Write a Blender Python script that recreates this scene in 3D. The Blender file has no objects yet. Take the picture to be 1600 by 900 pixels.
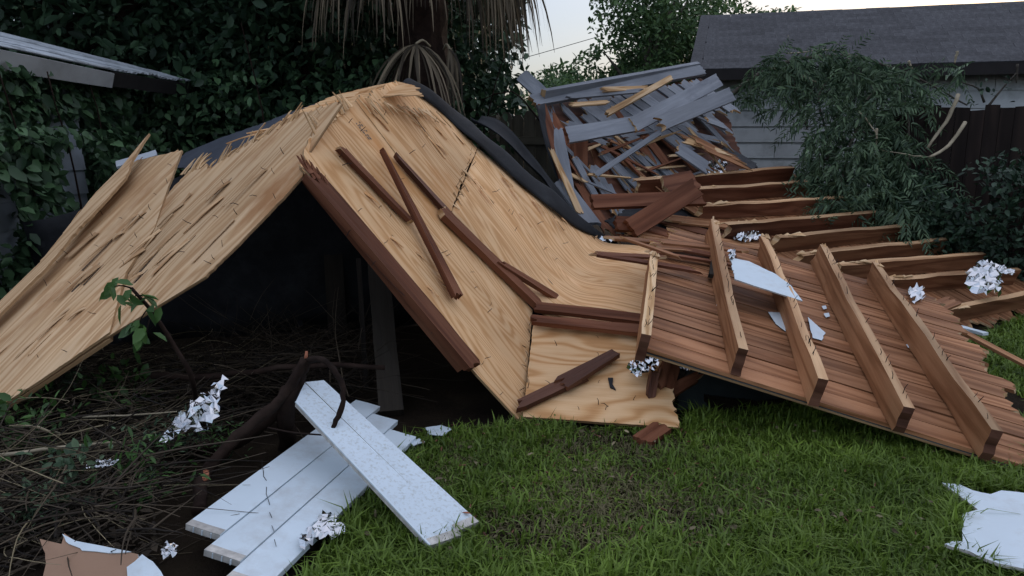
import bpy, bmesh, math, random
import numpy as np
from mathutils import Vector, Matrix, noise as mnoise

random.seed(7); np.random.seed(7)
R = math.radians
SC = bpy.context.scene
COL = SC.collection

# ---------------------------------------------------------------- camera
PITCH = R(11.2); FPX = 1164.0; CAM_H = 1.5
cam_d = bpy.data.cameras.new('camera'); cam = bpy.data.objects.new('camera', cam_d); COL.objects.link(cam)
cam.location = (0, 0, CAM_H); cam.rotation_euler = (R(90) - PITCH, 0, 0)
cam_d.sensor_width = 36; cam_d.lens = 36 * FPX / 1600; cam_d.clip_end = 3000; cam_d.clip_start = 0.05
SC.camera = cam

# ---------------------------------------------------------------- sky, sun, exposure (dusk, sun very low to the right behind the garage)
SUN_AZ, SUN_EL = R(42), R(3)
world = bpy.data.worlds.new('World'); SC.world = world; world.use_nodes = True
wn = world.node_tree.nodes; wl = world.node_tree.links
sky = wn.new('ShaderNodeTexSky'); sky.sky_type = 'NISHITA'; sky.sun_disc = False
sky.sun_elevation = SUN_EL; sky.sun_rotation = SUN_AZ
sky.air_density = 1.0; sky.dust_density = 3.0; sky.ozone_density = 3.0
bg = wn['Background']; bg.inputs['Strength'].default_value = 0.15
# thin even veil of dusk cloud over the whole sky, faintly mottled
wtc = wn.new('ShaderNodeTexCoord'); wmp = wn.new('ShaderNodeMapping'); wmp.inputs['Scale'].default_value = (1.5, 1.5, 5.0); wl.new(wtc.outputs['Generated'], wmp.inputs['Vector'])
wno = wn.new('ShaderNodeTexNoise'); wno.inputs['Scale'].default_value = 1.6; wno.inputs['Detail'].default_value = 6; wl.new(wmp.outputs[0], wno.inputs['Vector'])
wrm = wn.new('ShaderNodeValToRGB'); wl.new(wno.outputs['Fac'], wrm.inputs[0])
wrm.color_ramp.elements[0].position = .3; wrm.color_ramp.elements[0].color = (.98, 1.03, 1.20, 1); wrm.color_ramp.elements[1].position = .75; wrm.color_ramp.elements[1].color = (1.18, 1.13, 1.25, 1)
# overcast skies are brighter overhead than at the horizon (CIE overcast: zenith three times the horizon)
wsp = wn.new('ShaderNodeSeparateXYZ'); wl.new(wtc.outputs['Generated'], wsp.inputs[0])
wcl = wn.new('ShaderNodeClamp'); wl.new(wsp.outputs[2], wcl.inputs[0])
wel = wn.new('ShaderNodeMath'); wel.operation = 'MULTIPLY_ADD'; wl.new(wcl.outputs[0], wel.inputs[0]); wel.inputs[1].default_value = 1.1; wel.inputs[2].default_value = .55
wov = wn.new('ShaderNodeVectorMath'); wov.operation = 'SCALE'; wl.new(wrm.outputs[0], wov.inputs[0]); wl.new(wel.outputs[0], wov.inputs['Scale'])
wmx = wn.new('ShaderNodeMix'); wmx.data_type = 'RGBA'; wmx.inputs[0].default_value = .68
wl.new(sky.outputs['Color'], wmx.inputs[6]); wl.new(wov.outputs[0], wmx.inputs[7]); wl.new(wmx.outputs[2], bg.inputs['Color'])
sun_d = bpy.data.lights.new('sun', 'SUN'); sun = bpy.data.objects.new('sun', sun_d); COL.objects.link(sun)
sun_d.energy = 0.5; sun_d.angle = R(25); sun_d.color = (1.0, 0.8, 0.6)
sdir = Vector((math.sin(SUN_AZ) * math.cos(SUN_EL), math.cos(SUN_AZ) * math.cos(SUN_EL), math.sin(SUN_EL)))
sun.rotation_euler = (-sdir).to_track_quat('-Z', 'Y').to_euler(); sun.location = (30, 30, 12)
VS = SC.view_settings
VS.view_transform = 'Standard'; VS.look = 'None'; VS.gamma = 1.0; VS.exposure = 2.38

# ---------------------------------------------------------------- geometry of the site: points are worked out from sight lines of the survey camera
CAM = Vector((0, 0, CAM_H))
def ray(px, py):
    x = (px - 800) / FPX; y = (450 - py) / FPX
    d = Vector((x, math.cos(PITCH) + y * math.sin(PITCH), -math.sin(PITCH) + y * math.cos(PITCH)))
    return d / d.y
def at(px, py, Y): return CAM + ray(px, py) * Y
def gz(px, py, z=0.0):
    d = ray(px, py); return CAM + d * ((z - CAM_H) / d.z)
class Plane:
    def __init__(s, *p):
        p = [at(*q) if not isinstance(q, Vector) else q for q in p]
        s.o = p[0]; n = (p[1] - p[0]).cross(p[2] - p[0]).normalized()
        s.n = -n if n.z < 0 else n
    def hit(s, px, py, off=0.0):
        d = ray(px, py); return CAM + d * (s.n.dot(s.o + s.n * off - CAM) / s.n.dot(d))

# ---------------------------------------------------------------- object helpers
ORG = {}
def tag(o, label=None, cat=None, group=None, kind=None):
    if label: o['label'] = label
    if cat: o['category'] = cat
    if group: o['group'] = group
    if kind: o['kind'] = kind
    elif cat and 'kind' not in o: o['kind'] = 'thing'
    return o
def thing(name, loc, label, cat, group=None):
    o = bpy.data.objects.new(name, None); COL.objects.link(o); o.location = loc; o.empty_display_size = 0.1
    ORG[o.name] = Vector(loc); return tag(o, label, cat, group, 'thing')
def link(name, me, parent, loc):
    o = bpy.data.objects.new(name, me); COL.objects.link(o)
    if parent: o.parent = parent; ORG[o.name] = ORG[parent.name].copy()
    else: o.location = loc; ORG[o.name] = Vector(loc)
    return o
def inst(name, me, mw, parent):
    o = bpy.data.objects.new(name, me); COL.objects.link(o); o.parent = parent
    o.matrix_local = Matrix.Translation(-ORG[parent.name]) @ mw
    return o
class MB:
    def __init__(s): s.v = []; s.f = []; s.uv = []; s.m = []
    def face(s, idx, uv, m=0): s.f.append(tuple(idx)); s.uv.extend(uv); s.m.append(m)
    def build(s, name, mats, parent=None, smooth=False, loc=None):
        V = np.array([tuple(p) for p in s.v], dtype=np.float64)
        if parent is None and loc is None:
            loc = Vector(((V[:, 0].min() + V[:, 0].max()) / 2, (V[:, 1].min() + V[:, 1].max()) / 2, V[:, 2].min()))
        o_ = ORG[parent.name] if parent else loc
        V = V - np.array(tuple(o_))
        me = bpy.data.meshes.new(name); me.from_pydata(V.tolist(), [], s.f)
        l = me.uv_layers.new(name='UVMap'); l.data.foreach_set('uv', np.array(s.uv, dtype=np.float32).ravel())
        for m in mats: me.materials.append(m)
        me.polygons.foreach_set('material_index', s.m)
        if smooth: me.polygons.foreach_set('use_smooth', [True] * len(s.f))
        me.update()
        return link(name, me, parent, loc)
def rnd(a, b): return random.uniform(a, b)
def np_mesh(name, V, F, mats, parent=None, rv=None, loc=(0, 0, 0), smooth=False):
    """V (n,3) F (m,k) numpy; rv per-vertex random value stored as attribute rnd"""
    o_ = np.array(tuple(ORG[parent.name] if parent else loc))
    V = (V - o_).astype(np.float32)
    me = bpy.data.meshes.new(name); k = F.shape[1]
    me.vertices.add(len(V)); me.vertices.foreach_set('co', V.ravel())
    me.loops.add(F.size); me.loops.foreach_set('vertex_index', F.astype(np.int32).ravel())
    me.polygons.add(len(F)); me.polygons.foreach_set('loop_start', np.arange(0, F.size, k, dtype=np.int32))
    if rv is not None:
        a = me.attributes.new('rnd', 'FLOAT', 'POINT'); a.data.foreach_set('value', rv.astype(np.float32))
    for m in mats: me.materials.append(m)
    me.update(calc_edges=True); me.validate()
    if smooth: me.polygons.foreach_set('use_smooth', [True] * len(me.polygons))
    return link(name, me, parent, Vector(loc))

# ---------------------------------------------------------------- materials
def new_mat(name):
    m = bpy.data.materials.new(name); m.use_nodes = True; nt = m.node_tree
    return m, nt, nt.nodes, nt.links, nt.nodes['Principled BSDF']
def ramp(N, stops):
    r = N.new('ShaderNodeValToRGB'); e = r.color_ramp.elements
    while len(e) < len(stops): e.new(0.5)
    for i, (p, c) in enumerate(stops):
        e[i].position = p; e[i].color = (*c, 1) if len(c) == 3 else c
    return r
def math_n(N, L, op, a, b=None):
    n = N.new('ShaderNodeMath'); n.operation = op
    for i, x in enumerate((a, b)):
        if x is None: continue
        if isinstance(x, (int, float)): n.inputs[i].default_value = x
        else: L.new(x, n.inputs[i])
    return n.outputs[0]
def mixc(N, L, fac, a, b, mode='MIX'):
    n = N.new('ShaderNodeMix'); n.data_type = 'RGBA'; n.blend_type = mode
    for i, x in ((0, fac), (6, a), (7, b)):
        if isinstance(x, (int, float)): n.inputs[i].default_value = x
        elif isinstance(x, tuple): n.inputs[i].default_value = (*x, 1)
        else: L.new(x, n.inputs[i])
    return n.outputs[2]
def noise_n(N, L, vec, scale, detail=4, rough=0.55, dist=0.0):
    n = N.new('ShaderNodeTexNoise'); n.inputs['Scale'].default_value = scale; n.inputs['Detail'].default_value = detail
    n.inputs['Roughness'].default_value = rough; n.inputs['Distortion'].default_value = dist
    L.new(vec, n.inputs['Vector']); return n.outputs['Fac']
def mapping(N, L, vec, sc, loc=(0, 0, 0)):
    n = N.new('ShaderNodeMapping'); n.inputs['Scale'].default_value = sc; n.inputs['Location'].default_value = loc
    L.new(vec, n.inputs['Vector']); return n.outputs[0]
def bump(N, L, h, strength, dist, b):
    n = N.new('ShaderNodeBump'); n.inputs['Strength'].default_value = strength; n.inputs['Distance'].default_value = dist
    L.new(h, n.inputs['Height']); L.new(n.outputs[0], b.inputs['Normal'])
def uv_vec(N, L):
    t = N.new('ShaderNodeTexCoord'); oi = N.new('ShaderNodeObjectInfo')
    k = math_n(N, L, 'MULTIPLY', oi.outputs['Random'], 37.0)
    c = N.new('ShaderNodeCombineXYZ'); L.new(k, c.inputs[0]); L.new(k, c.inputs[1]); L.new(k, c.inputs[2])
    a = N.new('ShaderNodeVectorMath'); a.operation = 'ADD'; L.new(t.outputs['UV'], a.inputs[0]); L.new(c.outputs[0], a.inputs[1])
    return a.outputs[0], oi.outputs['Random']
def wood(name, dark, mid, light, rings=9.0, ring_sc=(0.45, 3.2), rough=0.7, knot=0.5, vary=0.25, blotch=None, splits=0.0, bstr=0.25, ringmix=0.75, streak=0.45):
    m, nt, N, L, b = new_mat(name)
    v, rv = uv_vec(N, L)
    n1 = noise_n(N, L, mapping(N, L, v, (ring_sc[0], ring_sc[1], 1)), 1.0, 2.5, 0.45, 0.3)
    ph = math_n(N, L, 'MULTIPLY', n1, rings * 6.283)
    s = math_n(N, L, 'SINE', ph); s = math_n(N, L, 'MULTIPLY_ADD', s, 0.5); s.node.inputs[2].default_value = 0.5
    s = math_n(N, L, 'POWER', s, 1.6)
    fib = noise_n(N, L, mapping(N, L, v, (5, 150, 1)), 1.0, 3, 0.6)
    fib2 = noise_n(N, L, mapping(N, L, v, (1.2, 24, 1)), 1.0, 3, 0.6)
    g = math_n(N, L, 'ADD', math_n(N, L, 'MULTIPLY', s, ringmix * 0.55), math_n(N, L, 'MULTIPLY_ADD', math_n(N, L, 'SUBTRACT', fib2, .5), streak)); g.node.inputs[1].links[0].from_node.inputs[2].default_value = .22
    g = math_n(N, L, 'ADD', g, math_n(N, L, 'MULTIPLY', math_n(N, L, 'SUBTRACT', fib, 0.5), 0.5))
    r = ramp(N, [(0.12, light), (0.45, mid), (0.85, dark)]); L.new(g, r.inputs[0]); col = r.outputs[0]
    big = noise_n(N, L, mapping(N, L, v, (0.8, 1.6, 1), (3, 9, 0)), 1.0, 4, 0.6)
    br = ramp(N, [(0.3, (1 - vary,) * 3), (0.7, (1 + vary * 0.5,) * 3)]); L.new(big, br.inputs[0])
    col = mixc(N, L, 1.0, col, br.outputs[0], 'MULTIPLY')
    if blotch:
        bn = noise_n(N, L, mapping(N, L, v, (1.1, 2.8, 1), (17, 2, 0)), 1.0, 5, 0.65)
        bm = ramp(N, [(0.56, (0, 0, 0)), (0.72, (1, 1, 1))]); L.new(bn, bm.inputs[0])
        col = mixc(N, L, bm.outputs[0], col, blotch)
    if knot:
        vo = N.new('ShaderNodeTexVoronoi'); vo.inputs['Scale'].default_value = 1.0
        L.new(mapping(N, L, v, (1.5, 3.2, 1)), vo.inputs['Vector'])
        km = ramp(N, [(0.03, (1, 1, 1)), (0.11, (0, 0, 0))]); L.new(vo.outputs['Distance'], km.inputs[0])
        kk = N.new('ShaderNodeSeparateColor'); L.new(vo.outputs['Color'], kk.inputs[0])
        kon = math_n(N, L, 'GREATER_THAN', kk.outputs[0], 1 - knot)
        km2 = math_n(N, L, 'MULTIPLY', math_n(N, L, 'MULTIPLY', km.outputs[0], kon), 0.8)
        col = mixc(N, L, km2, col, tuple(x * 0.35 for x in dark))
    if splits:
        vs = N.new('ShaderNodeTexVoronoi'); vs.inputs['Scale'].default_value = 1.0; vs.inputs['Randomness'].default_value = 1.0
        wv = mapping(N, L, v, (5.0, 22, 1), (5, 1, 0)); L.new(wv, vs.inputs['Vector'])
        sm = ramp(N, [(0.10, (1, 1, 1)), (0.2, (0, 0, 0))]); L.new(vs.outputs['Distance'], sm.inputs[0])
        kc = N.new('ShaderNodeSeparateColor'); L.new(vs.outputs['Color'], kc.inputs[0])
        son = math_n(N, L, 'GREATER_THAN', kc.outputs[1], 1 - splits)
        col = mixc(N, L, math_n(N, L, 'MULTIPLY', math_n(N, L, 'MULTIPLY', sm.outputs[0], son), 0.85), col, tuple(x * 0.18 for x in dark))
    hs = N.new('ShaderNodeHueSaturation'); L.new(col, hs.inputs['Color'])
    L.new(math_n(N, L, 'MULTIPLY_ADD', rv, vary), hs.inputs['Value']); hs.inputs['Value'].links[0].from_node.inputs[2].default_value = 1 - vary / 2
    L.new(hs.outputs[0], b.inputs['Base Color'])
    b.inputs['Roughness'].default_value = rough; b.inputs['Specular IOR Level'].default_value = .15
    bump(N, L, math_n(N, L, 'ADD', fib, math_n(N, L, 'MULTIPLY', s, -0.5)), bstr, 0.004, b)
    return m
def plain(name, col, rough=0.6, metal=0.0, var=0.15, scale=8.0, dirt=None, dirt_amt=0.5, bstr=0.1, dirt_scale=3.0, bsc=60.0, dlo=0.5, dhi=0.7, spec=0.3):
    m, nt, N, L, b = new_mat(name)
    t = N.new('ShaderNodeTexCoord'); oi = N.new('ShaderNodeObjectInfo')
    n = noise_n(N, L, t.outputs['Object'], scale, 5, 0.6)
    r = ramp(N, [(0.3, tuple(c * (1 - var) for c in col)), (0.7, tuple(min(1, c * (1 + var)) for c in col))]); L.new(n, r.inputs[0]); c = r.outputs[0]
    if dirt:
        dn = noise_n(N, L, t.outputs['Object'], dirt_scale, 7, 0.68)
        dm = ramp(N, [(dlo, (0, 0, 0)), (dhi, (dirt_amt,) * 3)]); L.new(dn, dm.inputs[0])
        c = mixc(N, L, dm.outputs[0], c, dirt)
    hs = N.new('ShaderNodeHueSaturation'); L.new(c, hs.inputs['Color'])
    L.new(math_n(N, L, 'MULTIPLY_ADD', oi.outputs['Random'], var), hs.inputs['Value']); hs.inputs['Value'].links[0].from_node.inputs[2].default_value = 1 - var / 2
    L.new(hs.outputs[0], b.inputs['Base Color']); b.inputs['Roughness'].default_value = rough; b.inputs['Metallic'].default_value = metal
    b.inputs['Specular IOR Level'].default_value = spec
    bump(N, L, noise_n(N, L, t.outputs['Object'], bsc, 4, 0.6), bstr, 0.004, b)
    return m
def leafm(name, dark, light, rough=0.5, trans=0.25):
    m, nt, N, L, b = new_mat(name)
    a = N.new('ShaderNodeAttribute'); a.attribute_name = 'rnd'
    r = ramp(N, [(0.0, dark), (0.75, light), (1.0, tuple(min(1, c * 1.5) for c in light))]); L.new(a.outputs['Fac'], r.inputs[0])
    L.new(r.outputs[0], b.inputs['Base Color']); b.inputs['Roughness'].default_value = rough; b.inputs['Specular IOR Level'].default_value = .3
    tr = N.new('ShaderNodeBsdfTranslucent'); L.new(r.outputs[0], tr.inputs['Color'])
    mx = N.new('ShaderNodeMixShader'); mx.inputs[0].default_value = trans
    L.new(b.outputs[0], mx.inputs[1]); L.new(tr.outputs[0], mx.inputs[2]); L.new(mx.outputs[0], nt.nodes['Material Output'].inputs['Surface'])
    return m

PLY = wood('plywood_face', (.46, .225, .08), (.65, .385, .182), (.77, .515, .285), rings=18, ring_sc=(0.5, 4.2), knot=.3, vary=.22, splits=.025, blotch=(.50, .24, .085), ringmix=.75, streak=.3)
PLYG = wood('plywood_face_grey_stained', (.34, .185, .085), (.51, .335, .18), (.61, .435, .262), rings=15, ringmix=.8, ring_sc=(0.3, 4.6), knot=.3, vary=.25, splits=0, blotch=(.33, .17, .075), streak=.38)  # darker, greyer plywood tone with brown stains
PLYW = wood('plywood_face_wavy', (.45, .22, .08), (.65, .39, .185), (.77, .525, .295), rings=14, ring_sc=(0.95, 2.3), knot=.3, vary=.22, splits=0, ringmix=.85, streak=.25)
PLYE = wood('plywood_edge', (.10, .05, .025), (.30, .18, .09), (.45, .30, .16), rings=3, knot=0, vary=.3)
RAW = wood('raw_split_wood', (.30, .16, .065), (.52, .33, .165), (.66, .48, .29), rings=6, ring_sc=(.8, 8), knot=0, vary=.3, bstr=.6)
RED = wood('red_brown_timber', (.075, .027, .013), (.15, .055, .028), (.215, .09, .048), rings=6, ring_sc=(.3, 4), knot=.25, vary=.35)
DKB = wood('dark_wet_timber', (.05, .022, .014), (.10, .042, .026), (.15, .07, .045), rings=5, ring_sc=(.3, 4), knot=.2, vary=.3, rough=.5)
BRD = wood('brown_roof_board', (.18, .075, .032), (.30, .137, .063), (.41, .205, .102), rings=7, ring_sc=(.35, 5), knot=.55, vary=.45, blotch=(.19, .082, .038), rough=.6, streak=.22, ringmix=.9)
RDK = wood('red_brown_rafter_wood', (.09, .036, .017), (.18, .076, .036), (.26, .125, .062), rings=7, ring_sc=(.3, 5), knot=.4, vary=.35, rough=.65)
EDG = wood('lit_chipped_rafter_edge', (.24, .12, .055), (.42, .25, .13), (.55, .36, .2), rings=6, ring_sc=(.3, 6), knot=.3, vary=.4, rough=.6)  # light on the chipped rafter top edges, put into a paler wood colour
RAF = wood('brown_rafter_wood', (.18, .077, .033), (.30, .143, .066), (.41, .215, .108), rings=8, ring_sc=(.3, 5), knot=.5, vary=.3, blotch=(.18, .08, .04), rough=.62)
GRY = wood('grey_painted_wood', (.115, .127, .145), (.18, .197, .222), (.245, .263, .287), rings=4, ring_sc=(.3, 4), knot=0, vary=.35, rough=.5, ringmix=.25, blotch=(.12, .13, .155))
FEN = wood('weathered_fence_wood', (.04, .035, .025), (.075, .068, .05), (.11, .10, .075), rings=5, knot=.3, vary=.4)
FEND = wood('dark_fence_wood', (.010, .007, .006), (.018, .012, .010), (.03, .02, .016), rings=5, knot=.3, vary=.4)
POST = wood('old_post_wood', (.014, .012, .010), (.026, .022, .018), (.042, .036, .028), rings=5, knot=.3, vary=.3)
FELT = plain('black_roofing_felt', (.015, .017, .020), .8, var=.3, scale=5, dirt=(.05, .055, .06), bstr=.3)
FELTG = plain('grey_green_roofing_felt', (.032, .042, .042), .7, var=.3, scale=4, dirt=(.06, .065, .065), bstr=.3)
FELTB = plain('blue_grey_roofing_felt', (.055, .066, .085), .7, var=.2, scale=4, dirt=(.03, .035, .045), bstr=.3)
NAIL = plain('nail_steel', (.03, .027, .027), .5, .6, bstr=0)
VIN = plain('white_vinyl', (.60, .70, .76), .4, var=.06, scale=3, dirt=(.40, .41, .40), dirt_amt=.55, bstr=.02, dirt_scale=4)
VINS = plain('white_vinyl_speckled', (.57, .665, .73), .35, var=.06, scale=3, dirt=(.34, .36, .33), dirt_amt=.6, dirt_scale=62, dlo=.5, dhi=.66, bstr=.04)
VINE = plain('vinyl_cut_edge', (.42, .41, .38), .6, var=.3, scale=30)
BRDP = plain('white_panel_face', (.58, .68, .74), .45, var=.05, scale=4, dirt=(.4, .4, .38), dirt_amt=.4, bstr=.05, dirt_scale=6)
CARD = plain('brown_paper_board', (.30, .19, .125), .85, var=.15, scale=6, dirt=(.2, .12, .08), bstr=.2)
SID = plain('grey_white_siding', (.60, .63, .63), .6, var=.1, scale=5, dirt=(.15, .16, .15), dirt_amt=.5, bstr=.1)
SHW = plain('white_shed_siding', (.42, .47, .52), .6, var=.1, scale=4, dirt=(.2, .22, .22), bstr=.1)
MET = plain('weathered_metal_roof', (.52, .58, .63), .45, .1, var=.15, scale=3, dirt=(.10, .11, .12), dirt_amt=.8, dirt_scale=4)
FAS = plain('dull_white_fascia', (.34, .35, .35), .6, var=.12, scale=4, dirt=(.2, .2, .18), bstr=.1)
SHG = plain('dark_shingle', (.055, .057, .062), .9, var=.4, scale=25, dirt=(.10, .102, .106), dirt_amt=.6, bstr=.5, bsc=200)
DRK = plain('dark_underside', (.02, .018, .018), .9, var=.2)
BARK = plain('dark_wet_bark', (.020, .012, .009), .85, var=.5, scale=14, dirt=(.045, .032, .025), bstr=.9, bsc=40, spec=.12)
BARKG = plain('grey_bark', (.06, .052, .04), .8, var=.4, scale=12, dirt=(.1, .09, .07), bstr=.8, bsc=40)
PALE = plain('stripped_branch_wood', (.30, .26, .18), .7, var=.25, scale=10, dirt=(.16, .13, .08), bstr=.3)
ORNG = plain('torn_orange_bark', (.34, .13, .07), .7, var=.3, scale=20)
TWIG = leafm('twig_brown', (.008, .006, .005), (.065, .05, .033), .85, 0.0)
DRY = leafm('dry_stem_straw', (.07, .055, .03), (.24, .2, .12), .7, 0.05)
LF_IVY = leafm('vine_leaf', (.014, .036, .018), (.072, .14, .062), .45, .15)
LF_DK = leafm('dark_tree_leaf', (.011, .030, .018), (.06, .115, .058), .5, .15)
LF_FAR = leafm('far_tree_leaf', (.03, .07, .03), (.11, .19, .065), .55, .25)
LF_LIMB = leafm('fallen_limb_leaf', (.022, .05, .028), (.115, .18, .095), .5, .2)
LF_BUSH = leafm('bush_leaf', (.010, .026, .016), (.038, .075, .042), .5, .15)
LF_BR = leafm('bright_sapling_leaf', (.03, .075, .02), (.075, .16, .04), .4, .25)
LF_GR = leafm('grass_blade', (.040, .078, .010), (.15, .235, .034), .5, .25)
LF_GD = leafm('dry_grass_blade', (.07, .06, .03), (.14, .13, .06), .7, .2)
PALM = leafm('dead_palm_leaf', (.022, .018, .012), (.13, .105, .068), .8, .1)
WIRE = plain('black_wire', (.02, .02, .02), .6, bstr=0)

def foil_mat():
    m, nt, N, L, b = new_mat('crumpled_foil')
    t = N.new('ShaderNodeTexCoord')
    b.inputs['Base Color'].default_value = (.62, .64, .66, 1); b.inputs['Metallic'].default_value = 1.0; b.inputs['Roughness'].default_value = .09
    bump(N, L, noise_n(N, L, t.outputs['Object'], 40, 2, .5), .2, .01, b); return m
FOIL = foil_mat()
def soil_mat():
    m, nt, N, L, b = new_mat('damp_soil')
    t = N.new('ShaderNodeTexCoord'); v = t.outputs['Object']
    a = noise_n(N, L, v, 2.2, 8, .65); r = ramp(N, [(.3, (.010, .007, .005)), (.55, (.022, .016, .010)), (.8, (.05, .04, .024))]); L.new(a, r.inputs[0])
    L.new(r.outputs[0], b.inputs['Base Color']); b.inputs['Roughness'].default_value = .95; b.inputs['Specular IOR Level'].default_value = .1
    bump(N, L, noise_n(N, L, v, 30, 8, .7), .8, .03, b); return m
SOIL = soil_mat()

# ---------------------------------------------------------------- shape builders
def frame_of(d, nrm):
    d = d.normalized(); w = nrm.cross(d)
    if w.length < 1e-5: w = Vector((1, 0, 0)).cross(d)
    w.normalize(); n = d.cross(w).normalized(); return d, w, n
def plank_mb(mb, p0, p1, w, t, nrm, jag0=0.0, jag1=0.0, w1=None, bow=0.0, cols=6, sag=0.0, stations=5, rough=0.0015, sharp0=False, twist=0.0, edge_chip=0.0):
    """board from p0 to p1 centred on the axis; nrm = face normal; ragged ends"""
    d, wd, n = frame_of(p1 - p0, nrm); Ln = (p1 - p0).length
    w1 = w if w1 is None else w1
    e0 = [-abs(random.gauss(0, jag0)) * random.choice((1, .4, -.5)) if jag0 else rnd(-.002, .002) for _ in range(cols + 1)]
    e1 = [abs(random.gauss(0, jag1)) * random.choice((1, .4, -.5)) if jag1 else rnd(-.002, .002) for _ in range(cols + 1)]
    uo, vo = rnd(0, 9), rnd(0, 9); base = len(mb.v); K = stations
    chip = [[(rnd(0, edge_chip) if (random.random() < .45) else 0) for _ in range(K + 1)] for _ in range(2)]
    for side in (1, -1):
        for k in range(K + 1):
            s = k / K
            for j in range(cols + 1):
                x = (1 - s) * e0[j] + s * (Ln + e1[j])
                ww = w + (w1 - w) * s; y = (j / cols - .5) * ww
                if j == 0: y += chip[0][k]
                if j == cols: y -= chip[1][k]
                z = side * t / 2 + bow * 4 * s * (1 - s) + rnd(-rough, rough) + twist * s * (j / cols - .5)
                if side < 0 and (k == 0 and jag0 or k == K and jag1): x += rnd(-.5, .5) * (jag0 if k == 0 else jag1)
                mb.v.append(p0 + d * x + wd * (y + rnd(-rough, rough)) + n * z)
    NC = cols + 1; NS = (K + 1) * NC
    def U(k, j): return (uo + Ln * k / K, vo + w * j / cols)
    for k in range(K):
        for j in range(cols):
            a = base + k * NC + j
            mb.face((a, a + NC, a + NC + 1, a + 1), (U(k, j), U(k + 1, j), U(k + 1, j + 1), U(k, j + 1)))
            b = a + NS
            mb.face((b, b + 1, b + NC + 1, b + NC), (U(k, j), U(k, j + 1), U(k + 1, j + 1), U(k + 1, j)))
        for j, fl in ((0, 0), (cols, 1)):
            a = base + k * NC + j; b = a + NS
            q = (a, b, b + NC, a + NC); uv = [(uo + Ln * k / K, vo + .7), (uo + Ln * k / K, vo + .7 + t), (uo + Ln * (k + 1) / K, vo + .7 + t), (uo + Ln * (k + 1) / K, vo + .7)]
            if fl: q = q[::-1]; uv = uv[::-1]
            mb.face(q, uv, 2 if edge_chip else 0)
    for k, fl, jg in ((0, 0, jag0), (K, 1, jag1)):
        for j in range(cols):
            a = base + k * NC + j; b = a + NS
            q = (a, a + 1, b + 1, b); uv = [(uo + .1, vo + w * j / cols), (uo + .1, vo + w * (j + 1) / cols), (uo + .1 + t, vo + w * (j + 1) / cols), (uo + .1 + t, vo + w * j / cols)]
            if fl: q = q[::-1]; uv = uv[::-1]
            mb.face(q, uv, 1)
def plank(name, p0, p1, w, t, nrm, mat, parent=None, end=None, edge=None, **kw):
    mb = MB(); plank_mb(mb, p0, p1, w, t, nrm, **kw)
    return mb.build(name, [mat, end or mat, edge or mat], parent)
def tube_mb(mb, pts, rad, sides=6, wob=0.0, mat=0, cap=True):
    n = len(pts); base = len(mb.v); a0 = rnd(0, 6)
    prev = None; acc = 0.0
    for i, p in enumerate(pts):
        d = (pts[min(i + 1, n - 1)] - pts[max(i - 1, 0)]).normalized()
        if prev is None:
            u = d.orthogonal().normalized()
        else:
            u = (prev - d * prev.dot(d)).normalized()
        prev = u; v = d.cross(u)
        for k in range(sides):
            a = a0 + k * 2 * math.pi / sides; r = rad[i] * (1 + rnd(-wob, wob))
            mb.v.append(p + u * (math.cos(a) * r) + v * (math.sin(a) * r))
    for i in range(n - 1):
        for k in range(sides):
            k2 = (k + 1) % sides; a = base + i * sides
            mb.face((a + k, a + k2, a + sides + k2, a + sides + k), ((0, 0), (0, .1), (.1, .1), (.1, 0)), mat)
    if cap:
        mb.face([base + k for k in range(sides)][::-1], [(0, 0)] * sides, mat); mb.face([base + (n - 1) * sides + k for k in range(sides)], [(0, 0)] * sides, mat)
def catmull(P, n):
    P = [Vector(p) for p in P]; Q = [P[0] * 2 - P[1]] + P + [P[-1] * 2 - P[-2]]; out = []; m = len(P) - 1
    for i in range(n + 1):
        t = i / n * m; k = min(int(t), m - 1); u = t - k; a, b, c, d = Q[k:k + 4]
        out.append(.5 * ((2 * b) + (c - a) * u + (2 * a - 5 * b + 4 * c - d) * u * u + (3 * b - a - 3 * c + d) * u ** 3))
    return out
def branch(name, P, r0, r1, mat, parent=None, n=14, sides=8, wob=.12, jit=0.0, mats=None):
    pts = catmull(P, n); pts = [p + Vector((rnd(-jit, jit), rnd(-jit, jit), rnd(-jit, jit))) for p in pts]
    mb = MB(); tube_mb(mb, pts, [r0 + (r1 - r0) * i / n for i in range(n + 1)], sides, wob); return mb.build(name, [mat], parent, smooth=True)
def jag_outline(pts, amps, gdir=None, step=.022):
    """pts 3D outline; amps per edge (edge i: pts[i]->pts[i+1]); ragged edges run in splinters along gdir"""
    out = []
    for i, p in enumerate(pts):
        q = pts[(i + 1) % len(pts)]; a = amps[i] if i < len(amps) else 0
        out.append(p.copy())
        if a:
            L_ = (q - p).length; n = max(2, int(L_ / step)); e = (q - p).normalized()
            g = gdir if gdir is not None and abs(gdir.dot(e)) < .93 else None
            ctr = sum(pts, Vector()) / len(pts)
            run = 0
            for k in range(1, n):
                b = p.lerp(q, (k + rnd(-.35, .35)) / n); run = run * .6 + random.gauss(0, a * .7)
                dirv = g if g is not None else (ctr - b).normalized()
                if g is not None and g.dot(ctr - b) < 0: dirv = -g
                out.append(b + dirv * (run * .6 + (rnd(-1.2, 1.4) * a if random.random() < .35 else 0)))
    return out
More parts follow.
